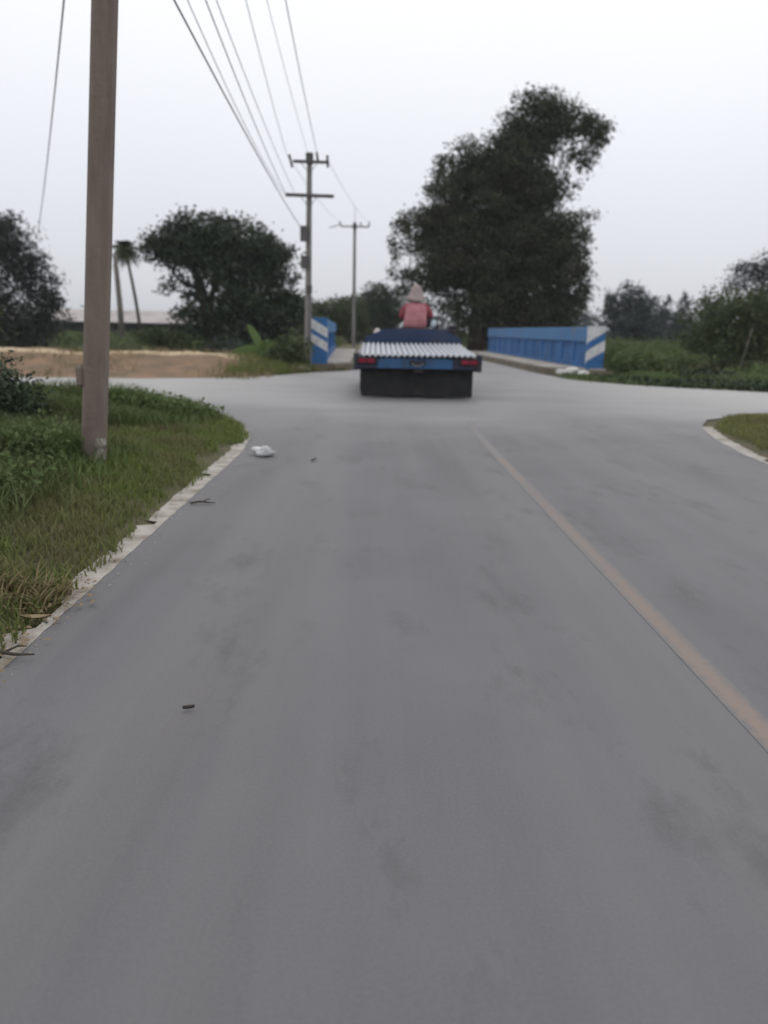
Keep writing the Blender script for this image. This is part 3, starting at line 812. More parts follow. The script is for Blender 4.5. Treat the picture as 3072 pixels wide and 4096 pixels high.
skin_obj('trousers', tv, [(0, 1), (1, 2), (2, 3), (0, 4), (4, 5), (5, 6)], [(0.17, 0.125), 0.105, 0.082, 0.062, 0.105, 0.088, 0.062], M['trousers'], person)
for a, b in (('la', 'lt'), ('ra', 'rt')):
    v0, v1 = Vector(J[a]), Vector(J[b])
    skin_obj('shoe', [tuple(v0.lerp(v1, -0.2)), tuple(v0.lerp(v1, 0.5)), tuple(v1)], [(0, 1), (1, 2)], [0.05, 0.05, 0.04], M['rubber'], person)
# hat: soft cloth cone with drooping neck flap
bm = bmesh.new()
prof = [(0.004, 0.95), (0.04, 0.945), (0.08, 0.915), (0.115, 0.865), (0.138, 0.80), (0.155, 0.74), (0.182, 0.68), (0.215, 0.625), (0.22, 0.59), (0.20, 0.585), (0.13, 0.70)]
rings = []
for r_, z_ in prof:
    rings.append([bm.verts.new((-0.015 + r_ * math.cos(t) * (1 + 0.04 * math.sin(3 * t + z_ * 9)), 0.08 + r_ * math.sin(t) * (1.05 + 0.04 * math.cos(2 * t)), z_ + (0.018 * math.sin(2 * t + 1) if r_ > 0.14 else 0)))
                  for t in [2 * math.pi * k / 24 for k in range(24)]])
for r0, r1 in zip(rings, rings[1:]):
    for k in range(24): bm.faces.new((r0[k], r0[(k + 1) % 24], r1[(k + 1) % 24], r1[k]))
bm.faces.new(rings[0])
bm_obj('hat', bm, M['hat'], person, True)
skin_obj('hair', [(-0.015, 0.05, 0.66), (-0.015, 0.045, 0.70), (-0.015, 0.07, 0.77)], [(0, 1), (1, 2)], [(0.062, 0.04), (0.085, 0.06), (0.08, 0.07)], M['hair'], person)

# ------------------------------------------------------------------ utility poles and wires
def taper_pole(name, p0, p1, w0, w1, mat, parent):
    bm = bmesh.new()
    vs = []
    for p, w_ in ((p0, w0), (p1, w1)):
        c = w_ * 0.22; h = w_ / 2
        ring = [(-h + c, -h), (h - c, -h), (h, -h + c), (h, h - c), (h - c, h), (-h + c, h), (-h, h - c), (-h, -h + c)]
        vs.append([bm.verts.new((p[0] + a, p[1] + b, p[2])) for a, b in ring])
    for k in range(8): bm.faces.new((vs[0][k], vs[0][(k + 1) % 8], vs[1][(k + 1) % 8], vs[1][k]))
    bm.faces.new(vs[1]); bm.faces.new(list(reversed(vs[0])))
    return bm_obj(name, bm, mat, parent)

def insulator(parent, x, y, z, h, r, tilt=0, name='insulator'):
    pts = []; rr = []
    for k in range(9):
        t = k / 8
        pts.append((x + tilt * t * h, y, z + t * h)); rr.append(r * (0.55 if k % 2 == 0 else 1.0))
    return tube(name, pts, rr, M['insul'], parent, 8)

def utility_pole(label, base, zt, lean, w0, w1, mat, arms, zt_ground=-0.4):
    """arms: (z, half-left, half-right, size, tilt)"""
    root = thing('utility_pole', label, 'utility pole', base, 0, 'concrete utility poles')
    X = lambda z: lean * z
    taper_pole('shaft', (X(zt_ground), 0, zt_ground), (X(zt), 0, zt), w0, w1, mat, root)
    out = []
    for (z, hl, hr, sz, tilt) in arms:
        yo = -(w1 / 2 + sz / 2 + 0.004)
        bm = bmesh.new()
        add_prism(bm, [(X(z) - hl, z - sz / 2 + tilt * hl), (X(z) + hr, z - sz / 2 - tilt * hr), (X(z) + hr, z + sz / 2 - tilt * hr), (X(z) - hl, z + sz / 2 + tilt * hl)], 1, yo - sz / 2, yo + sz / 2)
        arm = bm_obj('crossarm', bm, M['arm'], root)
        for s in (-1, 1):
            tube('brace', [(X(z) + s * 0.22, yo, z - sz * .5), (X(z) + s * 0.04, yo + 0.02, z - 0.26)], 0.011, M['steel'], root, 5)
        out.append((arm, yo))
    return root, out, X

# near pole: leans a little to the right, most of its height is above the picture
p1, a1, X1 = utility_pole('thick brown concrete utility pole leaning on the left grass verge', (-2.19, 5.92, 0), 6.15, 0.090, 0.170, 0.145, M['pole1'],
                          [(5.75, 0.55, 0.55, 0.09, 0), (4.95, 0.68, 0.68, 0.10, 0)])
for x in (-0.52, 0.1, 0.5): insulator(a1[0][0], X1(5.75) + x, a1[0][1], 5.79, 0.15, 0.04)
box('clamp_bracket', (X1(0.82) - 0.135, -0.07, 0.73), (X1(0.82) - 0.06, 0.04, 0.91), M['pole1'], p1, 0.03)
# broken concrete stub against the foot of the pole
bm = bmesh.new()
add_tube(bm, [(0.09, -0.10, -0.2), (0.092, -0.095, 0.06), (0.085, -0.10, 0.12), (0.10, -0.095, 0.18), (0.098, -0.085, 0.24), (0.112, -0.09, 0.285), (0.108, -0.085, 0.32)], [0.045, 0.047, 0.034, 0.042, 0.03, 0.04, 0.03], 10)
rj = random.Random(77)
for v_ in bm.verts: v_.co += Vector((rj.uniform(-.009, .009), rj.uniform(-.009, .009), rj.uniform(-.014, .014)))
st = bm_obj('concrete_stub', bm, M['stub'], None, loc=(-2.19, 5.92, 0.03))
tag(st, 'rough pale concrete stub against the foot of the thick brown pole', 'concrete post')

p2, a2, X2 = utility_pole('grey concrete pole with two crossarms beside the striped bridge railing end', (-2.01, 23.15, 0), 5.95, 0.012, 0.21, 0.135, M['pole2'],
                          [(5.72, 0.45, 0.55, 0.075, 0.01), (4.84, 0.66, 0.70, 0.085, 0.01)])
insulator(a2[0][0], X2(5.72) - 0.47, a2[0][1] - 0.01, 5.56, 0.34, 0.042, -0.25)
insulator(a2[0][0], X2(5.72) + 0.24, a2[0][1], 5.75, 0.22, 0.042, -0.15)
insulator(a2[0][0], X2(5.72) + 0.52, a2[0][1] - 0.01, 5.58, 0.32, 0.042, -0.05)
box('pole_cap', (X2(5.8) - 0.10, -0.10, 5.68), (X2(5.8) + 0.10, 0.10, 5.97), M['arm'], p2, 0.02)
for z, w_, h_ in ((3.82, 0.15, 0.42), (3.05, 0.13, 0.36)):
    box('junction_box', (X2(z) - w_ - 0.08, -0.20, z - h_ / 2), (X2(z) - 0.02, -0.10, z + h_ / 2), M['arm'], p2, 0.01)
box('junction_box', (X2(2.3) - 0.05, -0.17, 2.2), (X2(2.3) + 0.12, -0.10, 2.42), M['arm'], p2, 0.01)
tube('riser_pipe', [(X2(0.2) + 0.06, -0.13, 0.0), (X2(3) + 0.05, -0.11, 3.0), (X2(4.6) + 0.045, -0.10, 4.6)], 0.02, M['steel'], p2, 6)

p3, a3, X3 = utility_pole('farther thin grey concrete pole with one crossarm, beyond the bridge behind the farm truck', (-1.62, 57.0, 0), 8.45, 0.0, 0.26, 0.19, M['pole2'],
                          [(8.22, 0.98, 1.02, 0.09, 0.0)])
insulator(a3[0][0], -0.95, a3[0][1], 8.27, 0.28, 0.06, -0.4)
insulator(a3[0][0], 0.42, a3[0][1], 8.27, 0.26, 0.06)
insulator(a3[0][0], 0.98, a3[0][1], 8.27, 0.30, 0.06, 0.1)
box('pole_cap', (-0.13, -0.13, 8.1), (0.13, 0.13, 8.5), M['arm'], p3, 0.02)
tube('lightning_rod', [(0, 0, 8.45), (0, 0, 9.6)], 0.018, M['steel'], p3, 5)
tube('stay_arm', [(-0.95, -0.16, 8.36), (-1.75, -0.30, 8.08)], 0.035, M['arm'], p3, 5)

def wire(a, b, sag, label, r=0.0085, n=28, group='overhead wires between the poles', ext=None):
    a, b = Vector(a), Vector(b)
    pts = []
    for i in range(n + 1):
        t = i / n
        p = a.lerp(b, t); p.z -= sag * 4 * t * (1 - t)
        pts.append(p)
    return tag(tube('overhead_wire', pts, r, M['wire'], None, 5), label, 'wire', group)
B1 = (-2.19, 5.92); B2 = (-2.01, 23.15)
w1x = lambda z, dx: B1[0] + X1(z) + dx
ya, yb = B1[1] - 0.14, B2[1] - 0.12
wire((w1x(5.9, 0.08), ya, 5.94), (B2[0] - 0.55, yb, 5.88), 0.13, 'single grey wire running to the left insulator of the top crossarm', 0.0065)
wire((w1x(5.9, 0.2), ya, 5.94), (B2[0] + 0.02, yb, 5.97), 0.13, 'faint wire running to the head of the pole, just right of the left insulator wire', 0.005)
wire((w1x(5.9, 0.48), ya, 5.94), (B2[0] + 0.28, yb, 5.97), 0.13, 'rightmost dark wire running down to the right insulator of the top crossarm', 0.0083)
wire((w1x(4.95, -0.10), ya, 5.01), (B2[0] - 0.60, yb, 4.90), 0.16, 'dark wire of the bundled pair running to the left end of the lower crossarm', 0.008)
wire((w1x(4.95, -0.02), ya, 5.01), (B2[0] - 0.34, yb, 4.90), 0.16, 'thinner wire of the bundled pair running to the middle of the lower crossarm', 0.0060)
wire((w1x(4.95, -0.30), ya, 5.01), (B2[0] - 0.64, yb, 4.88), 0.30, 'faint sagging wire left of the bundled pair', 0.006)
wire((w1x(4.2, -0.09), ya + 0.03, 4.25), (B2[0] - 0.14, yb - 0.04, 3.95), 0.12, 'leftmost dark cable running to the upper box on the two-armed pole', 0.010)
wire((B2[0] - 0.55, yb, 5.88), (-2.6, 56.8, 8.5), 0.25, 'thin wire from the two-armed pole to the left end of the far pole crossarm', 0.0067)
wire((B2[0] + 0.52, yb, 5.88), (-0.66, 56.8, 8.55), 0.25, 'thin wire from the two-armed pole to the right end of the far pole crossarm', 0.0067)
wire((w1x(5.3, -0.08), B1[1], 5.4), (-13.6, 32.5, 4.55), 0.28, 'pale cable slanting down to the tree at the left edge', 0.012)

# ------------------------------------------------------------------ vegetation
def leaf_cloud(lobes, n_per_m3, size, seed, droop=0.3, clump_r=0.16, shell=0.55, aspect=2.0):
    """leaf faces gathered in clumps inside ellipsoid lobes: returns V, F, v"""
    r = np.random.default_rng(seed)
    P = []; D = []
    for (cx, cy, cz, rx, ry, rz, dens) in lobes:
        area = 4 * math.pi * ((rx * ry) ** 1.6 / 3 + (rx * rz) ** 1.6 / 3 + (ry * rz) ** 1.6 / 3) ** (1 / 1.6)
        n = int(area * n_per_m3 * dens)
        nc = max(10, int(area * 1.3))
        u = r.normal(size=(nc, 3)); u /= np.linalg.norm(u, axis=1)[:, None]
        rad = (shell + (1.06 - shell) * r.random(nc) ** 0.7)
        cc = u * rad[:, None]
        k = r.integers(0, nc, n)
        mean_r = (rx + ry + rz) / 3
        spread = np.clip(clump_r * 2.2 / mean_r, 0.08, 0.35)
        pts = cc[k] + r.normal(size=(n, 3)) * spread * np.array([1, 1, 0.8])
        P.append(pts * np.array([rx, ry, rz]) + np.array([cx, cy, cz]))
        D.append(u[k])
    P = np.concatenate(P); D = np.concatenate(D)
    return leaf_faces(P, D, size, r, droop, aspect)

def leaf_faces(P, D, size, r, droop=0.3, aspect=2.0):
    n = len(P)
    d = D * 0.7 + r.normal(size=(n, 3)) * 0.7
    d[:, 2] -= droop
    d /= np.linalg.norm(d, axis=1)[:, None]
    q = r.normal(size=(n, 3))
    s = np.cross(d, q); s /= np.linalg.norm(s, axis=1)[:, None] + 1e-9
    L = size * (0.6 + 0.8 * r.random(n))[:, None]
    W = L / aspect
    nrm = np.cross(d, s)
    v0 = P - d * L / 2; v2 = P + d * L / 2
    v1 = P + s * W / 2 + nrm * L * 0.08; v3 = P - s * W / 2 + nrm * L * 0.08
    V = np.stack([v0, v1, v2, v3], 1).reshape(-1, 3)
    b = np.arange(n)[:, None] * 4
    Fq = b + np.array([[0, 1, 2, 3]])
    return V, Fq, r.random(n)

def with_sprigs(lobes, per, seed, r0, r1, dens, lo=-0.35):
    r = random.Random(seed); out = list(lobes)
    for (cx, cy, cz, rx, ry, rz, d) in lobes:
        if d < 0.5: continue
        for _ in range(max(1, int(per * (rx + rz) / 3))):
            u = Vector((r.gauss(0, 1), r.gauss(0, 0.6), r.gauss(0, 1))).normalized()
            if u.z < lo: u.z = abs(u.z)
            k = r.uniform(0.98, 1.22); q = r.uniform(r0, r1)
            out.append((cx + u.x * rx * k, cy + u.y * ry * k, cz + u.z * rz * k - 0.1, q, q, q * r.uniform(0.6, 1.1), dens * r.uniform(0.6, 1.3)))
    return out

def tree(name, label, cat, base, lobes, trunk, limbs, n, size, mat, seed, bark='bark', group=None, **kw):
    root = thing(name, label, cat, (base[0], base[1], base[2] if len(base) > 2 else 0), 0, group)
    off = np.array([base[0], base[1], base[2] if len(base) > 2 else 0])
    if lobes:
        lb = [(x - off[0], y - off[1], z - off[2], *rest) for (x, y, z, *rest) in lobes]
        V, Fq, v = leaf_cloud(lb, n, size, seed, **kw)
        from_np('crown', V, Fq, mat, root, v)
    if trunk:
        bm = bmesh.new()
        pts = [tuple(np.array(p[:3]) - off) for p in trunk]
        add_tube(bm, pts, [p[3] for p in trunk], 9)
        bm_obj('trunk', bm, M[bark], root, True)
    for lm in limbs:
        bm = bmesh.new()
        add_tube(bm, [tuple(np.array(p[:3]) - off) for p in lm], [p[3] for p in lm], 6)
        bm_obj('branch', bm, M[bark], root, True)
    return root

# the big dark tree right of the road beyond the bridge
bt = [(6.8, 50, 3.0, 3.6, 3.0, 2.6, 1.0), (9.6, 50.5, 3.2, 3.2, 3.0, 2.4, 1.0), (4.6, 50, 5.2, 3.0, 2.8, 2.0, 1.0), (7.2, 50, 6.2, 4.4, 3.4, 2.6, 1.1),
      (10.2, 50, 5.8, 2.8, 2.8, 2.4, 1.0), (3.8, 50, 7.4, 2.6, 2.4, 1.4, 1.0), (6.2, 50, 8.6, 3.4, 3.0, 2.2, 1.1), (9.0, 50, 8.6, 2.6, 2.6, 2.4, 1.1),
      (6.6, 50, 10.8, 2.7, 2.4, 1.8, 1.0), (8.4, 50, 11.2, 2.0, 2.0, 1.8, 1.0), (5.4, 50, 10.1, 1.35, 1.4, 1.15, 0.9), (9.3, 50, 9.8, 1.2, 1.4, 1.6, 1.0),
      # upper right head, overhanging
      (9.2, 50, 13.3, 1.7, 1.6, 1.3, 0.7), (10.6, 50, 13.9, 1.7, 1.5, 1.1, 0.5), (8.4, 50, 12.7, 1.2, 1.2, 1.0, 0.8), (9.3, 50, 14.4, 1.2, 1.1, 0.7, 0.6), (12.2, 50, 13.3, 1.25, 1.1, 0.8, 0.5), (13.0, 50, 12.5, 0.5, 0.6, 0.8, 0.3), (11.6, 50, 11.6, 0.35, 0.4, 0.6, 0.3), (12.1, 50, 11.2, 0.3, 0.4, 0.5, 0.3), (11.2, 50, 10.4, 0.3, 0.3, 0.4, 0.3),
      (13.1, 50, 13.3, 0.8, 0.8, 0.6, 0.5), (12.7, 50, 11.7, 0.4, 0.5, 0.8, 0.30), (11.3, 50, 11.3, 0.35, 0.5, 1.0, 0.28), (11.9, 50, 11.9, 0.4, 0.5, 0.8, 0.26), (10.8, 50, 10.3, 0.25, 0.3, 0.8, 0.3), (10.2, 50, 11.9, 0.4, 0.5, 0.5, 0.3),
      (10.7, 50, 13.3, 1.8, 1.5, 1.1, 0.30), (12.3, 50, 12.4, 0.9, 0.9, 1.0, 0.24), (9.4, 50, 12.2, 1.5, 1.4, 1.1, 0.6),
      (12.4, 50, 11.2, 0.45, 0.5, 0.9, 0.30), (12.95, 50, 11.9, 0.4, 0.4, 0.7, 0.30), (12.1, 50, 10.3, 0.28, 0.3, 0.5, 0.3), (13.4, 50, 12.6, 0.4, 0.4, 0.6, 0.35),
      # outer sprigs
      (4.7, 50, 11.9, 0.8, 0.8, 0.5, 0.16), (3.7, 50, 10.5, 0.5, 0.6, 0.9, 0.2), (3.5, 50, 9.5, 0.7, 0.8, 0.6, 0.35), (1.7, 50, 7.5, 0.8, 0.8, 0.8, 0.35), (1.2, 50, 6.0, 0.55, 0.7, 0.7, 0.35),
      (1.1, 50, 4.6, 0.5, 0.6, 0.5, 0.35), (1.7, 50, 3.6, 0.75, 0.8, 0.6, 0.45), (11.9, 50, 8.1, 1.25, 1.2, 0.7, 0.4), (12.4, 50, 6.9, 0.7, 0.9, 0.45, 0.3), (12.7, 50, 5.4, 0.7, 0.9, 0.5, 0.4),
      (11.5, 50, 6.4, 1.1, 1.2, 1.3, 0.7), (12.1, 50, 4.0, 1.1, 1.2, 1.3, 0.7), (11.8, 50, 2.3, 1.3, 1.3, 1.2, 0.8), (11.0, 50, 1.4, 1.6, 1.5, 1.1, 0.9), (8.6, 50, 1.5, 2.0, 2.0, 1.3, 0.9)]
tree('large_tree', 'tall dark broadleaf tree with an overhanging upper crown, behind the right bridge railing', 'tree', (6.6, 50), with_sprigs(bt, 5, 5, 0.28, 0.62, 0.32),
     [(6.6, 50, -0.3, 0.85), (6.5, 50, 1.5, 0.65), (6.8, 50, 5, 0.5), (7.4, 50, 9, 0.36), (8.6, 50, 12, 0.2), (9.6, 50, 13.8, 0.1)],
     [[(6.6, 50, 3, 0.3), (4.8, 50, 5.2, 0.2), (2.4, 50, 7, 0.1)], [(7, 50, 5, 0.3), (9.5, 50, 6.6, 0.18), (12, 50, 7.6, 0.08)], [(6.7, 50, 4, 0.25), (4.6, 50, 8, 0.15), (4.4, 50, 11.6, 0.06)],
      [(8.6, 50, 12, 0.16), (10.8, 50, 12.9, 0.09), (12.6, 50, 13.1, 0.05)], [(11.5, 50, 13, 0.06), (11.7, 50, 12, 0.05), (11.1, 50, 10.4, 0.03)], [(6.6, 50, 1.5, 0.3), (9, 50, 2.6, 0.2), (12, 50, 3.6, 0.08)]],
     130, 0.18, M['leaf_big'], 11, aspect=1.7, shell=0.25)

# dark tree left of the pole with a broad leaning crown
lt = [(-9.4, 42, 5.0, 2.2, 1.4, 1.0, 0.8), (-7.4, 42, 4.7, 2.0, 1.4, 1.1, 0.8), (-5.8, 42, 4.9, 1.15, 1.2, 0.75, 0.9), (-10.2, 42, 5.3, 1.7, 1.6, 1.1, 1.0), (-8.7, 42, 5.75, 1.7, 1.7, 1.1, 1.0), (-7.0, 42, 5.4, 1.5, 1.6, 1.1, 1.0), (-11.2, 42, 4.9, 0.9, 1.0, 0.7, 0.8), (-6.0, 42, 4.6, 1.15, 1.2, 1.0, 0.8),
      (-8.2, 42, 4.4, 2.0, 1.7, 1.0, 0.9), (-5.4, 42, 3.7, 1.0, 1.1, 0.8, 0.75), (-6.6, 42, 3.3, 1.5, 1.4, 1.3, 1.0), (-4.6, 42, 2.6, 0.9, 1.0, 0.7, 0.9), (-5.6, 42, 1.9, 1.7, 1.5, 1.3, 1.1),
      (-7.8, 42, 2.3, 1.3, 1.2, 1.6, 0.8), (-7.0, 42, 0.9, 2.0, 1.6, 1.2, 1.0), (-10.6, 42, 3.9, 0.7, 0.8, 0.6, 0.35), (-11.0, 42, 3.1, 0.6, 0.6, 0.35, 0.30), (-10.4, 42, 1.7, 0.7, 0.7, 0.5, 0.5), (-9.6, 42, 2.4, 0.6, 0.8, 1.2, 0.5), (-9.3, 42, 0.9, 1.0, 1.0, 0.9, 0.8)]
tree('broad_tree', 'broad dark tree with a flat leaning crown, left of the two-armed pole', 'tree', (-8.6, 42), with_sprigs(lt, 5, 6, 0.22, 0.48, 0.35),
     [(-8.6, 42, -0.5, 0.42), (-8.8, 42, 1.5, 0.34), (-9.3, 42, 3.4, 0.26), (-9.8, 42, 5.2, 0.1)],
     [[(-8.7, 42, 1.2, 0.24), (-7.8, 42, 3.0, 0.18), (-7.2, 42, 5.0, 0.08)], [(-8.9, 42, 2.0, 0.2), (-8.3, 42, 4.0, 0.12), (-8.5, 42, 5.8, 0.05)], [(-9.2, 42, 3.0, 0.14), (-10.4, 42, 3.6, 0.08), (-11.0, 42, 4.6, 0.04)],
      [(-8.6, 42, 1.0, 0.2), (-6.6, 42, 2.2, 0.14), (-5.4, 42, 3.6, 0.06)], [(-9.3, 42, 2.6, 0.07), (-10.3, 42, 3.0, 0.05), (-11.3, 42, 3.05, 0.03)]],
     130, 0.19, M['leaf_dark'], 12, aspect=1.8, shell=0.25)

# palm with a small round head on a leaning trunk, and a bare pale trunk beside it
def palm(label, base, top, r0, r1, crown_r, nfr, seed, bark):
    root = thing('palm_tree', label, 'palm tree', base)
    b = Vector(base); t = Vector(top) - b
    pts = [t * k / 8 + Vector((0.10 * math.sin(k / 8 * math.pi), 0, 0)) for k in range(9)]
    tube('trunk', pts, [r0 + (r1 - r0) * k / 8 for k in range(9)], M[bark], root, 8)
    r = random.Random(seed)
    for f in range(nfr):
        az = 2 * math.pi * f / nfr + r.uniform(-.2, .2); el = r.uniform(-0.9, 1.4)
        L = crown_r * r.uniform(0.85, 1.1)
        Vv = []; Q = []; n = 7
        side = Vector((-math.sin(az), math.cos(az), 0))
        spine = []
        for k in range(n + 1):
            s = k / n
            h = L * s * math.cos(el * (1 - 0.2 * s)); z = L * (math.sin(el) * s - 0.55 * s * s)
            spine.append(t + Vector((math.cos(az) * h, math.sin(az) * h, z)))
        for k in range(n):
            for sd in (-1, 1):
                for q in range(2):
                    p0 = spine[k].lerp(spine[k + 1], q * 0.5)
                    d = (spine[k + 1] - spine[k]).normalized()
                    w_ = L * 0.34 * math.sin(math.pi * min(0.95, (k + q * .5 + 1.2) / (n + 1)))
                    p1 = p0 + side * sd * w_ + d * L * 0.14 + Vector((0, 0, -w_ * 0.35))
                    i = len(Vv)
                    Vv += [p0 - d * 0.04, p0 + d * 0.05, p1]
                    Q.append((i, i + 1, i + 2))
        rr = np.full(len(Q), r.random())
        from_np('frond', np.array([tuple(v) for v in Vv]), Q, M['leaf_mid'], root, rr)
    return root
palm('leaning palm with a small round head, between the brown pole and the broad tree', (-16.3, 55, 0), (-17.15, 55, 6.3), 0.13, 0.09, 1.15, 70, 4, 'bark')
pt_ = thing('bare_trunk', 'pale bare palm trunk standing just left of the leaning palm', 'tree trunk', (-17.1, 53, 0))
tube('trunk', [(0.1, 0, -0.2), (0.05, 0, 2.5), (-0.05, 0, 4.8), (-0.1, 0, 5.7)], [0.22, 0.19, 0.16, 0.12], M['bark_pale'], pt_, 8)

# arching tree at the left edge
et = [(-16.0, 33, 4.6, 1.6, 1.5, 1.0, 0.8), (-15.0, 33, 4.1, 1.0, 1.0, 0.9, 0.55), (-14.3, 33, 3.1, 0.8, 0.9, 0.9, 0.55), (-13.7, 33, 2.3, 0.75, 0.8, 0.8, 0.7), (-15.6, 33, 2.6, 1.2, 1.1, 1.2, 0.6),
      (-14.3, 33, 1.5, 1.1, 1.1, 0.9, 0.9), (-16.4, 33, 1.6, 1.4, 1.3, 1.3, 0.9), (-17.5, 33, 4.0, 1.5, 1.5, 1.4, 0.8), (-13.4, 33, 1.9, 0.4, 0.5, 0.5, 0.5), (-15.2, 33, 0.6, 1.4, 1.0, 0.7, 0.9)]
tree('arching_tree', 'grey green tree with drooping arched branches at the left edge', 'tree', (-16.3, 33), with_sprigs(et, 4, 8, 0.2, 0.45, 0.4),
     [(-16.3, 33, -0.4, 0.3), (-16.2, 33, 2, 0.22), (-16.3, 33, 4.2, 0.1)],
     [[(-16.2, 33, 2, 0.12), (-15.2, 33, 4.2, 0.07), (-14.2, 33, 3.2, 0.03)], [(-16.2, 33, 2.6, 0.1), (-15.6, 33, 4.6, 0.05), (-14.6, 33, 4.1, 0.03)], [(-16.2, 33, 1.4, 0.1), (-14.8, 33, 2.6, 0.06), (-13.6, 33, 1.9, 0.03)]],
     200, 0.16, M['leaf_grey'], 13, droop=0.9, aspect=2.6, shell=0.3)

# trees behind the truck, left of the big tree
tree('round_tree', 'round dark green tree behind the left side of the farm truck', 'tree', (0.2, 75),
     [(0.2, 75, 3.9, 1.9, 1.8, 1.5, 1.0), (-1.0, 75, 3.0, 1.6, 1.6, 1.5, 1.0), (1.5, 75, 3.0, 1.5, 1.5, 1.5, 1.0), (0.3, 75, 2.2, 2.4, 2.0, 1.6, 1.0), (0.2, 75, 1.0, 2.6, 1.8, 1.1, 1.0)],
     [(0.2, 75, -0.3, 0.3), (0.2, 75, 2.2, 0.22), (0.1, 75, 4, 0.1)], [], 70, 0.27, M['leaf_dark'], 14, shell=0.3)
tree('low_tree', 'low spreading green tree between the striped railing end and the far pole', 'tree', (-4.2, 72),
     [(-4.0, 72, 2.9, 2.0, 1.8, 1.1, 1.0), (-5.8, 72, 2.6, 1.4, 1.5, 1.0, 1.0), (-2.4, 72, 3.0, 1.4, 1.5, 1.0, 1.0), (-4.4, 72, 1.4, 2.8, 1.8, 1.4, 1.0), (-2.2, 72, 1.4, 2.0, 1.6, 1.4, 1.0)],
     [(-4.2, 72, -0.3, 0.28), (-4.1, 72, 2.6, 0.15)], [], 70, 0.26, M['leaf_mid'], 15, shell=0.3)
tree('low_tree', 'small bush tree between the left railing end and the broad dark tree', 'tree', (-7.6, 60),
     [(-7.6, 60, 1.9, 2.0, 1.6, 1.3, 1.0), (-5.2, 60, 1.4, 1.6, 1.4, 1.1, 1.0), (-9.6, 60, 1.3, 1.5, 1.4, 1.1, 1.0)], [(-7.6, 60, -0.3, 0.2), (-7.6, 60, 1.6, 0.12)], [], 70, 0.24, M['leaf_mid'], 16, shell=0.3)
# right side, farther: bluish trees
tree('bluish_tree', 'hazy blue green tree with a ragged top, right of the striped railing pillar', 'tree', (25.6, 80),
     [(25.6, 80, 4.9, 1.4, 1.4, 1.3, 0.9), (24.0, 80, 4.0, 1.2, 1.3, 1.3, 0.9), (27.2, 80, 4.1, 1.3, 1.3, 1.2, 0.8), (25.6, 80, 2.8, 2.7, 2.0, 1.8, 1.0), (24.6, 80, 1.2, 2.2, 1.8, 1.3, 1.0), (27.4, 80, 1.2, 1.8, 1.6, 1.3, 1.0), (23.4, 80, 5.0, 0.45, 0.5, 0.7, 0.6)],
     [(25.6, 80, -0.3, 0.3), (25.6, 80, 3, 0.2), (25.7, 80, 5, 0.08)], [], 60, 0.28, M['leaf_blue'], 17, shell=0.3)
for k, (x, y, h, lab) in enumerate(((40.2, 110, 6.6, 'pointed hazy tree, leftmost of the far row on the right'), (42.6, 110, 7.0, 'tallest pointed hazy tree in the middle of the far row on the right'),
                                    (44.6, 108, 6.2, 'short pointed hazy tree right of the tallest one in the far row'), (47.6, 110, 6.5, 'pointed hazy tree at the right end of the far row, above the rounded bush tree'), (37.4, 112, 5.0, 'lowest hazy tree of the far row, beside the ragged blue green tree'))):
    lobes = [(x, y, h * 0.22, 1.9, 1.6, h * 0.22, 1), (x, y, h * 0.5, 1.4, 1.3, h * 0.24, 1), (x + 0.1, y, h * 0.75, 0.85, 0.8, h * 0.18, 1), (x, y, h * 0.92, 0.4, 0.4, h * 0.1, 1)]
    tree('pointed_tree', lab, 'tree', (x, y), lobes, [(x, y, -0.3, 0.25), (x, y, h * 0.7, 0.1)], [], 40, 0.34, M['leaf_blue'], 30 + k, group='pointed trees of the far row')
tree('leafy_bush', 'rounded bush tree with a pale leaning stem on the right bank', 'bush', (15.0, 34),
     [(14.4, 33, 2.0, 1.15, 1.1, 1.0, 1.0), (16.0, 33, 2.1, 1.2, 1.1, 0.9, 1.0), (15.2, 33, 2.6, 0.95, 0.9, 0.6, 0.8), (14.2, 33, 1.0, 1.05, 1.0, 0.9, 1.0), (16.4, 33, 1.2, 1.2, 1.1, 1.0, 1.0), (15.3, 32.7, 0.3, 1.5, 0.9, 0.9, 0.8)],
     [(15.0, 32.6, -1.6, 0.05), (15.1, 32.1, 0.2, 0.04), (15.4, 32.2, 1.6, 0.025)], [], 110, 0.17, M['leaf_mid'], 18, bark='bark_pale', shell=0.3)
tree('drooping_tree', 'grey tree with drooping feathery branches at the right edge', 'tree', (22.8, 45),
     [(22.0, 45, 5.1, 1.3, 1.3, 0.7, 0.55), (20.9, 45, 4.6, 0.9, 1.0, 0.6, 0.5), (20.2, 45, 4.0, 0.55, 0.6, 0.5, 0.45), (21.6, 45, 3.7, 1.0, 1.0, 0.9, 0.4), (23.0, 45, 4.0, 1.6, 1.4, 1.4, 0.6), (22.0, 45, 2.6, 1.1, 1.0, 0.9, 0.45), (23.2, 45, 1.6, 1.6, 1.4, 1.3, 0.9), (24.2, 45, 4.8, 1.5, 1.4, 1.2, 0.7)],
     [(22.8, 45, -0.4, 0.26), (22.7, 45, 2.2, 0.2), (22.6, 45, 4.6, 0.09)],
     [[(22.7, 45, 2.4, 0.1), (21.6, 45, 4.5, 0.06), (20.2, 45, 4.2, 0.02)], [(22.7, 45, 2, 0.1), (21.6, 45, 3.4, 0.05), (20.8, 45, 2.6, 0.02)], [(22.7, 45, 3.0, 0.1), (22.0, 45, 5.0, 0.05), (21.0, 45, 4.9, 0.02)]],
     150, 0.19, M['leaf_grey'], 19, droop=1.0, aspect=2.8, shell=0.3)

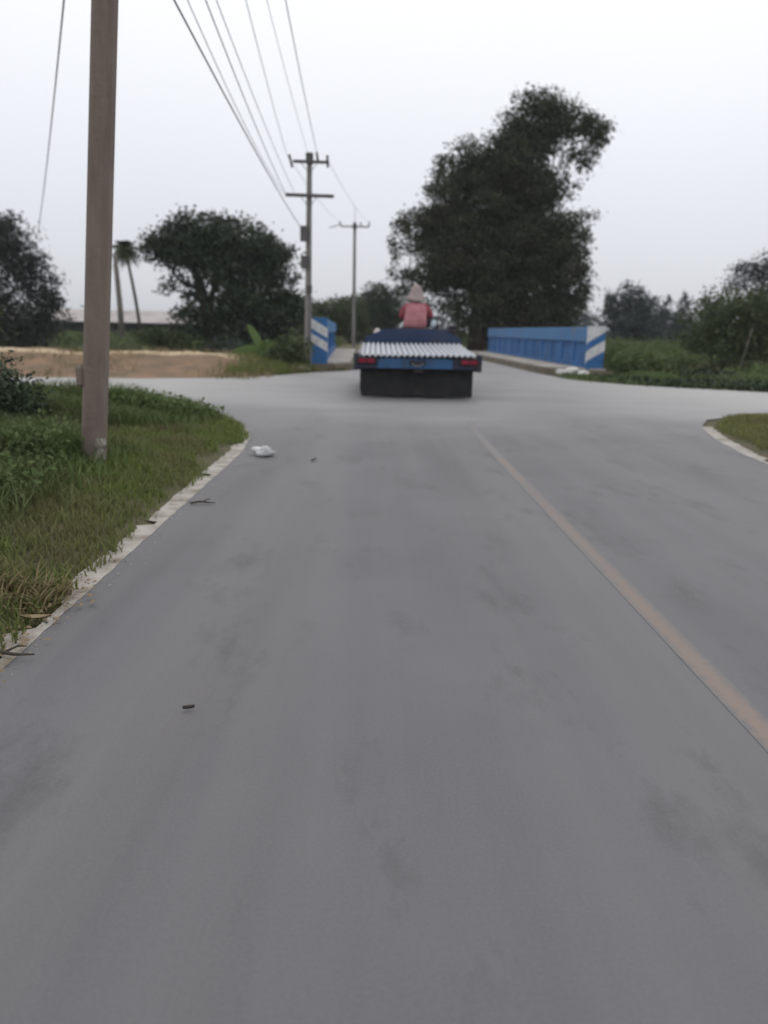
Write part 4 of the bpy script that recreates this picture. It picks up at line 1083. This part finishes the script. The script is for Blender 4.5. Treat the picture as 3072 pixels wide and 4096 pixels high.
# bushes on the banks (each one its own thing)
def bush(label, x, y, w_, d_, h_, mat, seed, n=40, size=0.2, name='bush', group=None):
    z = float(ground_h(x, y))
    r = random.Random(seed)
    lobes = []
    for k in range(5):
        lobes.append((x + r.uniform(-.5, .5) * w_, y + r.uniform(-.4, .4) * d_, z + h_ * r.uniform(0.3, 0.62), w_ * r.uniform(.32, .5), d_ * r.uniform(.35, .5), h_ * r.uniform(.3, .42), 1.0))
    stems = [[(x + r.uniform(-.15, .15) * w_, y, z - 0.1, 0.03), (x + r.uniform(-.4, .4) * w_, y, z + h_ * 0.7, 0.012)] for _ in range(3)]
    root = thing(name, label, 'bush', (x, y, z), 0, group)
    lb = [(a - x, b - y, c - z, *rest) for a, b, c, *rest in lobes]
    V, Fq, v = leaf_cloud(lb, n, size, seed, shell=0.3)
    from_np('foliage', V, Fq, mat, root, v)
    for s in stems: tube('stem', [tuple(np.array(p[:3]) - np.array([x, y, z])) for p in s], [p[3] for p in s], M['bark'], root, 5)
    return root
bush('bushy olive shrub at the foot of the two-armed pole', -2.55, 22.6, 0.85, 0.8, 1.25, M['leaf_mid'], 41, 70, 0.15)
bush('low green shrub left of the shrub at the two-armed pole', -3.2, 23.4, 0.6, 0.6, 0.75, M['leaf_green'], 42, 70, 0.14)
for k, (x, y, w_, d_, h_, m_, lab) in enumerate((
        (8.0, 24.0, 1.6, 1.4, 1.0, 'leaf_green', 'light green bush just right of the striped right pillar'),
        (9.5, 25.2, 1.2, 1.4, 0.8, 'leaf_green', 'second light green bush right of the striped right pillar'),
        (11.9, 23.2, 1.4, 1.2, 0.7, 'leaf_green', 'rounded pale bush in front of the rounded bush tree'),
        (9.0, 21.6, 1.8, 0.9, 0.55, 'leaf_dark', 'low dark scrub along the right road edge near the pillar'),
        (14.2, 21.6, 2.0, 1.0, 0.4, 'leaf_mid', 'low dark green bush below the rounded bush tree at the right'),
        (17.8, 30.0, 2.0, 1.6, 1.5, 'leaf_mid', 'green bush right of the rounded bush tree'),
        (12.6, 38.0, 3.0, 2.0, 2.2, 'leaf_green', 'green thicket behind the light bushes and right of the pillar'),
        (18.5, 40.0, 3.0, 2.0, 2.3, 'leaf_mid', 'green thicket under the drooping tree'))):
    bush(lab, x, y, w_, d_, h_, M[m_], 50 + k, 130, 0.13)
for k, (x, y, w_, d_, h_, m_, lab) in enumerate((
        (-16.0, 38.5, 2.6, 1.4, 1.1, 'leaf_pale', 'light green bush before the shed, left of the brown pole'),
        (-12.3, 38.8, 1.9, 1.3, 1.1, 'leaf_pale', 'light green bush before the shed, right of the brown pole'),
        (-10.6, 40, 2.2, 1.5, 1.2, 'leaf_mid', 'green bush under the left side of the broad tree'),
        (-17.6, 38.5, 1.6, 1.3, 1.2, 'leaf_blue', 'bluish bush left of the light bush before the shed'),
        (-13.6, 30, 1.0, 0.9, 0.95, 'leaf_dark', 'small dark bush on the crest of the red bank'),
        (-7.0, 38.5, 2.4, 1.3, 1.3, 'leaf_blue', 'bluish green bush under the right side of the broad tree'))):
    bush(lab, x, y, w_, d_, h_, M[m_], 70 + k, 90, 0.16)
# banana plant: a few broad blades
def banana():
    x, y = -3.25, 22.3; z = float(ground_h(x, y)) + 0.02
    root = thing('banana_plant', 'young banana plant with broad pale leaves on the bank left of the olive shrub', 'banana plant', (x, y, z))
    tube('stem', [(0, 0, -0.1), (0.02, 0, 0.25), (0.03, 0, 0.45)], [0.06, 0.05, 0.035], M['leaf_banana'], root, 7)
    specs = [(-0.42, -0.05, 1.0, 1.06, 0.10), (-0.75, -0.1, 0.22, 0.95, -0.25), (0.28, 0.0, 0.42, 0.6, -0.1), (-0.2, 0.35, 0.6, 0.7, 0), (0.1, -0.3, 0.5, 0.55, 0)]
    for k, (dx, dy, dz, L, cv) in enumerate(specs):
        d = Vector((dx, dy, dz)).normalized()
        s = d.cross(Vector((0, 1, 0.2))).normalized()
        up = s.cross(d).normalized()
        Vv = []; Q = []; n = 8
        for i in range(n + 1):
            t = i / n
            w_ = 0.115 * math.sin(math.pi * min(1, 0.10 + 0.9 * t)) ** 0.7
            c = Vector((0.03, 0, 0.38)) + d * L * t + Vector((0, 0, -(0.22 + 0.15 * (k > 0)) * t * t * L))
            Vv += [c - s * w_ + up * 0.03, c, c + s * w_ + up * 0.03]
        for i in range(n):
            a = i * 3; Q += [(a, a + 1, a + 4, a + 3), (a + 1, a + 2, a + 5, a + 4)]
        from_np('leaf', np.array([tuple(v) for v in Vv]), Q, M['leaf_banana'], root, np.full(len(Q), random.random()), True)
banana()

# grasses and ground cover (nobody could count them)
def blades(name, P, h, w_, mat, seed, lean=0.5, v=None):
    r = np.random.default_rng(seed)
    n = len(P)
    az = r.random(n) * 2 * np.pi
    hh = h * (0.5 + 0.8 * r.random(n)) if np.isscalar(h) else h
    ln = hh * lean * (0.3 + r.random(n))
    ww = (w_ if not np.isscalar(w_) else np.full(n, w_)) * (0.7 + 0.6 * r.random(n))
    ta = az + np.pi / 2 + r.normal(size=n) * 0.6
    a = np.stack([np.cos(ta), np.sin(ta), 0 * az], 1)
    d = np.stack([np.cos(az), np.sin(az), 0 * az], 1)
    up = np.array([0, 0, 1.0])
    mid = P + d * (ln * 0.35)[:, None] + up * (hh * 0.6)[:, None]
    tip = P + d * ln[:, None] + up * (hh * 0.95)[:, None]
    V = np.stack([P - a * ww[:, None] / 2, P + a * ww[:, None] / 2, mid + a * ww[:, None] * 0.35, mid - a * ww[:, None] * 0.35, tip], 1).reshape(-1, 3)
    b = np.arange(n)[:, None] * 5
    F4 = np.concatenate([np.concatenate([b + np.array([[0, 1, 2]]), b + np.array([[0, 2, 3]])]), b + np.array([[3, 2, 4]])])
    vv = r.random(n) if v is None else v
    o = from_np(name, V, F4, mat, None, np.tile(vv, 3))
    return tag(o, kind='stuff')

def scatter(n, x0, x1, y0, y1, seed, poly=None, dens=None):
    r = np.random.default_rng(seed)
    x = x0 + (x1 - x0) * r.random(n); y = y0 + (y1 - y0) * r.random(n)
    k = np.ones(n, bool)
    if poly is not None: k &= in_poly(x, y, poly)
    if dens is not None: k &= r.random(n) < dens(x, y)
    x, y = x[k], y[k]
    return np.stack([x, y, ground_h(x, y)], 1)

def edge_dist(x, y): return -1.32 - x        # distance from the left road edge
def verge_dens(x, y):
    d = edge_dist(x, y)
    e = -0.06 + 0.30 * vnoise(y * 1.3, 5.0) + 0.12 * vnoise(y * 6, 9.0)
    return smooth(d, e - 0.08, e + 0.06)
# verge grass near the camera
P = scatter(90000, -5.2, -1.36, 1.6, 12.6, 101, VERGE_L, verge_dens)
P[:, 2] += verge_z(P[:, 0], P[:, 1], VERGE_L) - 0.005
blades('verge_grass', P, 0.06 + 0.15 * vnoise(P[:, 0] * 2.2, P[:, 1] * 2.2) * smooth(-1.32 - P[:, 0], 0.2, 1.6) + 0.02 * rng.random(len(P)), 0.011, M['grass'], 102, 0.7)
P = scatter(60000, -5.8, -1.8, 3.2, 12.2, 103, VERGE_L, lambda x, y: smooth(-1.75 - x, 0, 0.9) * smooth(vnoise(x * 0.9, y * 0.7 + 4), 0.25, 0.55))
P[:, 2] += verge_z(P[:, 0], P[:, 1], VERGE_L) - 0.01
blades('tall_grass', P, 0.16 + 0.34 * vnoise(P[:, 0] * 1.3, P[:, 1] * 1.3) * smooth(-1.6 - P[:, 0], 0, 1.6) * (1 - 0.5 * smooth(P[:, 1], 8, 11)), 0.014, M['grass_deep'], 104, 0.8)
P = scatter(16000, -9, -3.6, 9.2, 12.6, 105, VERGE_L, lambda x, y: smooth(vnoise(x * 0.7 + 9, y * 0.7), 0.3, 0.6))
P[:, 2] += verge_z(P[:, 0], P[:, 1], VERGE_L) - 0.01
blades('dry_grass', P, 0.12 + 0.18 * rng.random(len(P)), 0.014, M['grass_dry'], 106, 0.9)
P = scatter(2500, -2.2, -1.36, 2.5, 3.4, 107, VERGE_L, lambda x, y: smooth(vnoise(x * 2.5, y * 2.5), 0.4, 0.6))
P[:, 2] += verge_z(P[:, 0], P[:, 1], VERGE_L) - 0.005
blades('dry_grass', P, 0.05 + 0.06 * rng.random(len(P)), 0.012, M['grass_dry'], 108, 1.6)
# right corner lawn
P = scatter(90000, 3.9, 14, 4, 12.6, 109, VERGE_R, None)
dd = np.minimum.reduce([np.hypot(P[:, 0] - a, P[:, 1] - b) for a, b in [(RIGHT[i][0] + (RIGHT[i + 1][0] - RIGHT[i][0]) * t, RIGHT[i][1] + (RIGHT[i + 1][1] - RIGHT[i][1]) * t) for i in range(8) for t in np.linspace(0, 1, 8)] + [(3.8, 6.6 - t) for t in np.linspace(0, 4, 20)]])
P = P[dd > 0.10 + 0.22 * vnoise(P[:, 0] * 1.5, P[:, 1] * 1.5)]
P[:, 2] += verge_z(P[:, 0], P[:, 1], VERGE_R) - 0.005
blades('lawn_grass', P, 0.05 + 0.07 * vnoise(P[:, 0] * 1.5, P[:, 1] * 1.5), 0.012, M['grass_lawn'], 110, 0.7)
# bank: dry tufts, green at its top
P = scatter(26000, -26, -2.6, 18.3, 23.5, 111, None, lambda x, y: 0.26 * smooth(vnoise(x * 0.9, y * 0.9), 0.4, 0.7) + 0.5 * smooth(x, -5, -3.0) * smooth(vnoise(x * 1.2, y * 1.2 + 3), 0.25, 0.6))
P[:, 2] += 0.04
blades('bank_grass', P, 0.08 + 0.14 * rng.random(len(P)), 0.02, M['grass_dry'], 112, 0.9)
P = scatter(12000, -6.0, -0.9, 19.0, 24.0, 113, None, lambda x, y: smooth(x, -4.4, -2.4) * (~in_poly(x, y, road_outline)) * smooth(vnoise(x * 1.3, y * 1.3), 0.25, 0.5))
P[:, 2] += 0.03
blades('bank_grass', P, 0.12 + 0.25 * rng.random(len(P)) * smooth(-P[:, 0], 1.3, 2.2), 0.022, M['grass'], 114, 0.7)

# undergrowth: leafy weeds over the banks beyond the roads
def undergrowth(name, P, hgt, per, size, mat, seed):
    r = np.random.default_rng(seed)
    k = np.repeat(np.arange(len(P)), per)
    h = hgt if np.isscalar(hgt) else hgt[k]
    Q = P[k] + np.stack([r.normal(size=len(k)) * 0.22, r.normal(size=len(k)) * 0.22, r.random(len(k)) ** 0.8 * h], 1)
    D = np.stack([r.normal(size=len(k)), r.normal(size=len(k)), np.abs(r.normal(size=len(k))) + 0.4], 1)
    D /= np.linalg.norm(D, axis=1)[:, None]
    V, Fq, v = leaf_faces(Q, D, size, r, 0.1, 2.2)
    return tag(from_np(name, V, Fq, mat, None, v), kind='stuff')
FR = [(x, y + 0.25) for x, y in FAR_R]
def off_road(x, y): return ~in_poly(x, y, road_outline) & ~((y > 22.3) & (x < 7.0) & (x > -2.2))
P = scatter(2600, 5.6, 24, 17.3, 27, 120, None, lambda x, y: off_road(x, y - 0.3) * smooth(vnoise(x * 0.8, y * 0.8), 0.15, 0.4))
undergrowth('roadside_weeds', P, 0.12 + 0.42 * vnoise(P[:, 0] * 0.6, P[:, 1] * 0.6) * smooth(P[:, 1] - 17.3 - 4 * (P[:, 0] < 7.5), 0.2, 4.0), 60, 0.10, M['leaf_green'], 121)
P = scatter(1200, 5.8, 24, 17.2, 20.6, 126, None, lambda x, y: off_road(x, y - 0.1) * smooth(vnoise(x * 0.9 + 7, y * 0.9), 0.3, 0.5))
undergrowth('roadside_weeds', P, 0.22, 14, 0.13, M['leaf_dark'], 127)
P = scatter(2600, 6.9, 45, 26, 75, 122, None, lambda x, y: smooth(vnoise(x * 0.3, y * 0.3), 0.1, 0.4) * ((y > 44) | (y < 28) | (y > 36)) * (np.hypot(x - 6.6, y - 50) > 1))
undergrowth('field_scrub', P, (0.4 + 0.9 * vnoise(P[:, 0] * 0.25, P[:, 1] * 0.25)) * np.where(P[:, 1] < 44, 0.7, 1), 26, 0.24, M['leaf_green'], 123)
P = scatter(3000, -45, -2.8, 25.5, 66, 124, None, lambda x, y: smooth(vnoise(x * 0.3 + 5, y * 0.3), 0.1, 0.4) * ((y > 39) | (y < 27)))
undergrowth('field_scrub', P, (0.25 + 0.6 * vnoise(P[:, 0] * 0.3, P[:, 1] * 0.3)) * np.where(P[:, 1] < 27, 0.5, 1), 26, 0.2, M['leaf_green'], 125)

# broad leafy weeds on the left verge, each its own bush
for k, (x, y, w_, d_, h_, m_, lab) in enumerate((
        (-2.75, 4.75, 0.75, 0.9, 0.42, 'grass_deep', 'dark leafy weed clump in front of the brown pole at the left edge'),
        (-2.62, 5.5, 0.6, 0.6, 0.5, 'leaf_green', 'dark weed clump touching the left side of the brown pole'),
        (-3.55, 6.7, 0.75, 0.8, 0.8, 'leaf_dark', 'tall dark weed bush at the left edge behind the brown pole'),
        (-4.3, 7.9, 0.6, 0.8, 1.35, 'leaf_mid', 'tallest dark shrub at the left edge, above the side road'),
        (-3.0, 8.9, 1.0, 0.8, 0.45, 'grass_deep', 'green weed clump right of the brown pole near the side road'),
        (-2.35, 9.35, 0.7, 0.6, 0.30, 'grass_deep', 'low green weed clump at the corner of the verge'),
        (-2.5, 3.6, 0.6, 0.7, 0.34, 'leaf_mid', 'low dark weeds nearest the camera at the left edge'))):
    bush(lab, x, y, w_, d_, h_, M[m_], 90 + k, 900, 0.05, name='weed_clump')

# far woods closing the horizon
def wood(name, x0, x1, y, h, n, seed, mat):
    r = np.random.default_rng(seed)
    nt = int((x1 - x0) / 5)
    P = []
    for i in range(nt):
        cx = x0 + (x1 - x0) * r.random(); cy = y + r.normal() * 8; hh = h * (0.6 + 0.5 * r.random())
        m = n
        u = r.normal(size=(m, 3)); u /= np.linalg.norm(u, axis=1)[:, None]
        rad = 0.6 + 0.45 * r.random(m)
        q = u * rad[:, None] * np.array([3.2, 3.0, hh * 0.5]) + np.array([cx, cy, hh * 0.5])
        P.append(q)
    P = np.concatenate(P)
    D = r.normal(size=P.shape); D /= np.linalg.norm(D, axis=1)[:, None]
    V, Fq, v = leaf_faces(P, D, 0.9, r, 0.1, 1.6)
    return tag(from_np(name, V, Fq, mat, None, v), kind='stuff')
wood('distant_wood', -30, 200, 165, 6.0, 260, 130, M['leaf_blue'])
wood('distant_wood', -220, -20, 190, 4.2, 200, 131, M['leaf_blue'])

# ------------------------------------------------------------------ shed beyond the canal
sh = thing('shed', 'long low open shed with a pale greyish pink roof beyond the left bank', 'shed', (-24, 75, 0), R(-0.6))
bm = bmesh.new()
n_c = 120
for j, (yv, zv) in enumerate(((-0.6, 1.42), (5.0, 3.15))): pass
xsr = np.linspace(-12, 7.5, n_c * 2 + 1)
Vr = []; Qr = []
for yv, zv in ((-0.6, 1.44), (4.5, 2.62), (9.5, 1.44)):
    for i, x in enumerate(xsr): Vr.append((x, yv, zv + (0.03 if i % 2 else -0.03)))
W_ = len(xsr)
for j in range(2):
    for i in range(W_ - 1): Qr.append((j * W_ + i, j * W_ + i + 1, (j + 1) * W_ + i + 1, (j + 1) * W_ + i))
from_np('roof', np.array(Vr), Qr, M['roof'], sh)
box('fascia', (-12, -0.66, 1.30), (7.5, -0.61, 1.43), M['shedwall'], sh)
box('wall', (-11.8, 0.3, -0.2), (7.3, 0.4, 1.35), M['shedwall'], sh)
box('wall', (-11.8, 8.6, -0.2), (7.3, 8.7, 1.35), M['shedwall'], sh)
for k in range(8):
    box('post', (-11.6 + k * 2.68, -0.5, -0.2), (-11.45 + k * 2.68, -0.36, 1.36), M['bark'], sh)

# ------------------------------------------------------------------ litter
crumple('plastic_bag', (-1.05, 7.35, 0.036), (0.075, 0.055, 0.04), M['bag'], 'white crumpled plastic bag on the asphalt near the verge tip', 'plastic bag', 21, amt=1.1)
crumple('plastic_bag', (-2.12, 22.35, 0.10), (0.17, 0.10, 0.07), M['bag'], 'white litter bag in the grass at the foot of the two-armed pole', 'plastic bag', 22, amt=0.6)
def twig(loc, rz, L, label):
    root = thing('fallen_twig', label, 'twig', loc, rz)
    tube('stick', [(-L / 2, 0, 0), (-L * .1, 0.012, 0.008), (L * .2, -0.006, 0.006), (L / 2, 0.01, 0)], [0.007, 0.008, 0.006, 0.003], M['twig'], root, 6)
    tube('side_shoot', [(0, 0.004, 0.008), (L * .18, 0.04, 0.02), (L * .3, 0.05, 0.014)], [0.005, 0.004, 0.002], M['twig'], root, 5)
    return root
twig((-1.18, 5.2, 0.012), 0.1, 0.17, 'dark twig lying at the road edge beside the sandy shoulder')
twig((-1.34, 2.62, 0.02), 0.0, 0.22, 'dark twig at the bottom left corner of the road edge')
def leaf(loc, rz, L, label, mat='dryleaf'):
    Vv = []; Q = []
    for i in range(7):
        t = i / 6; w_ = 0.3 * L * math.sin(math.pi * min(1, 0.05 + 0.95 * t)); z = 0.004 + 0.06 * L * (2 * t - 1) ** 2
        Vv += [((t - .5) * L, -w_ / 2, z + 0.008), ((t - .5) * L, 0, z), ((t - .5) * L, w_ / 2, z + 0.01)]
    for i in range(6):
        a = i * 3; Q += [(a, a + 1, a + 4, a + 3), (a + 1, a + 2, a + 5, a + 4)]
    o = from_np('dry_leaf', np.array(Vv), Q, M[mat], None, None, True, loc)
    o.rotation_euler.z = rz
    return tag(o, label, 'leaf')
leaf((-0.58, 2.26, 0.002), 0.3, 0.038, 'small dark leaf on the near left part of the road')
leaf((-0.56, 7.1, 0.004), 1.2, 0.12, 'dark leaf on the road right of the white plastic bag')
leaf((-1.36, 2.95, 0.03), 0.1, 0.12, 'straw coloured dead leaf at the left road edge', 'strawleaf')
# broken white lumps at the foot of the right railing
lumps = ((5.75, 22.75, 0.30, 'largest white lump at the foot of the right railing'), (6.10, 22.70, 0.24, 'white lump nearest the striped right pillar'), (5.48, 22.95, 0.2, 'white lump at the left end of the pile by the right railing'),
         (5.95, 22.35, 0.16, 'small white lump in front of the pile by the right railing'))
for k, (x, y, s, lab) in enumerate(lumps):
    crumple('concrete_lump', (x, y, s * 0.35 + 0.02), (s * 0.75, s * 0.6, s * 0.5), M['rubble'], lab, 'rubble', 60 + k, sub=2, amt=0.5)['group'] = 'white rubble by the right railing'

# ------------------------------------------------------------------ thin air haze
m, n, l, p = nodes_of('haze')
n.remove(p)
pv = n.new('ShaderNodeVolumePrincipled')
pv.inputs['Color'].default_value = (0.86, 0.89, 0.95, 1)
pv.inputs['Density'].default_value = 0.0005
l.new(pv.outputs[0], n['Material Output'].inputs['Volume'])
tag(box('haze', (-1600, -400, -3.5), (1600, 1700, 20), m), kind='stuff')

# ------------------------------------------------------------------ grit, leaf bits and small stones along the road edges
def grit(name, n, seed, mat, place, s0, s1):
    r = np.random.default_rng(seed)
    P = place(r, n); k = len(P)
    sz = s0 + (s1 - s0) * r.random(k) ** 2
    base = np.array([(1, 0, 0), (0, 1, 0), (-1, 0, 0), (0, -1, 0), (0, 0, 0.7)])
    a = r.random(k) * 6.28
    jit = 0.6 + 0.8 * r.random((k, 5, 1))
    B = base[None] * jit
    x = B[..., 0] * np.cos(a)[:, None] - B[..., 1] * np.sin(a)[:, None] * 0.6
    y = B[..., 0] * np.sin(a)[:, None] + B[..., 1] * np.cos(a)[:, None] * 0.6
    V = np.stack([x, y, B[..., 2]], -1) * sz[:, None, None] + P[:, None, :]
    b = np.arange(k)[:, None] * 5
    F3 = np.concatenate([b + np.array([[0, 1, 4]]), b + np.array([[1, 2, 4]]), b + np.array([[2, 3, 4]]), b + np.array([[3, 0, 4]])])
    return tag(from_np(name, V.reshape(-1, 3), F3, mat), kind='stuff')
grit('road_grit', 260, 201, M['sand'], lambda r, n: np.stack([-1.31 + np.abs(r.normal(size=n)) * 0.05, 1.6 + 8 * r.random(n), np.full(n, 0.002)], 1), 0.003, 0.009)
grit('road_grit', 200, 202, M['sand'], lambda r, n: np.stack([3.78 - np.abs(r.normal(size=n)) * 0.07, 3.5 + 4.5 * r.random(n), np.full(n, 0.002)], 1), 0.003, 0.009)
grit('leaf_litter', 180, 203, M['dryleaf'], lambda r, n: np.stack([-1.45 + r.normal(size=n) * 0.06, 1.8 + 7 * r.random(n) ** 1.3, np.full(n, 0.012)], 1), 0.004, 0.012)
grit('leaf_litter', 200, 204, M['strawleaf'], lambda r, n: np.stack([-1.40 + r.normal(size=n) * 0.08, 2.4 + 1.1 * r.random(n), np.full(n, 0.018)], 1), 0.005, 0.019)
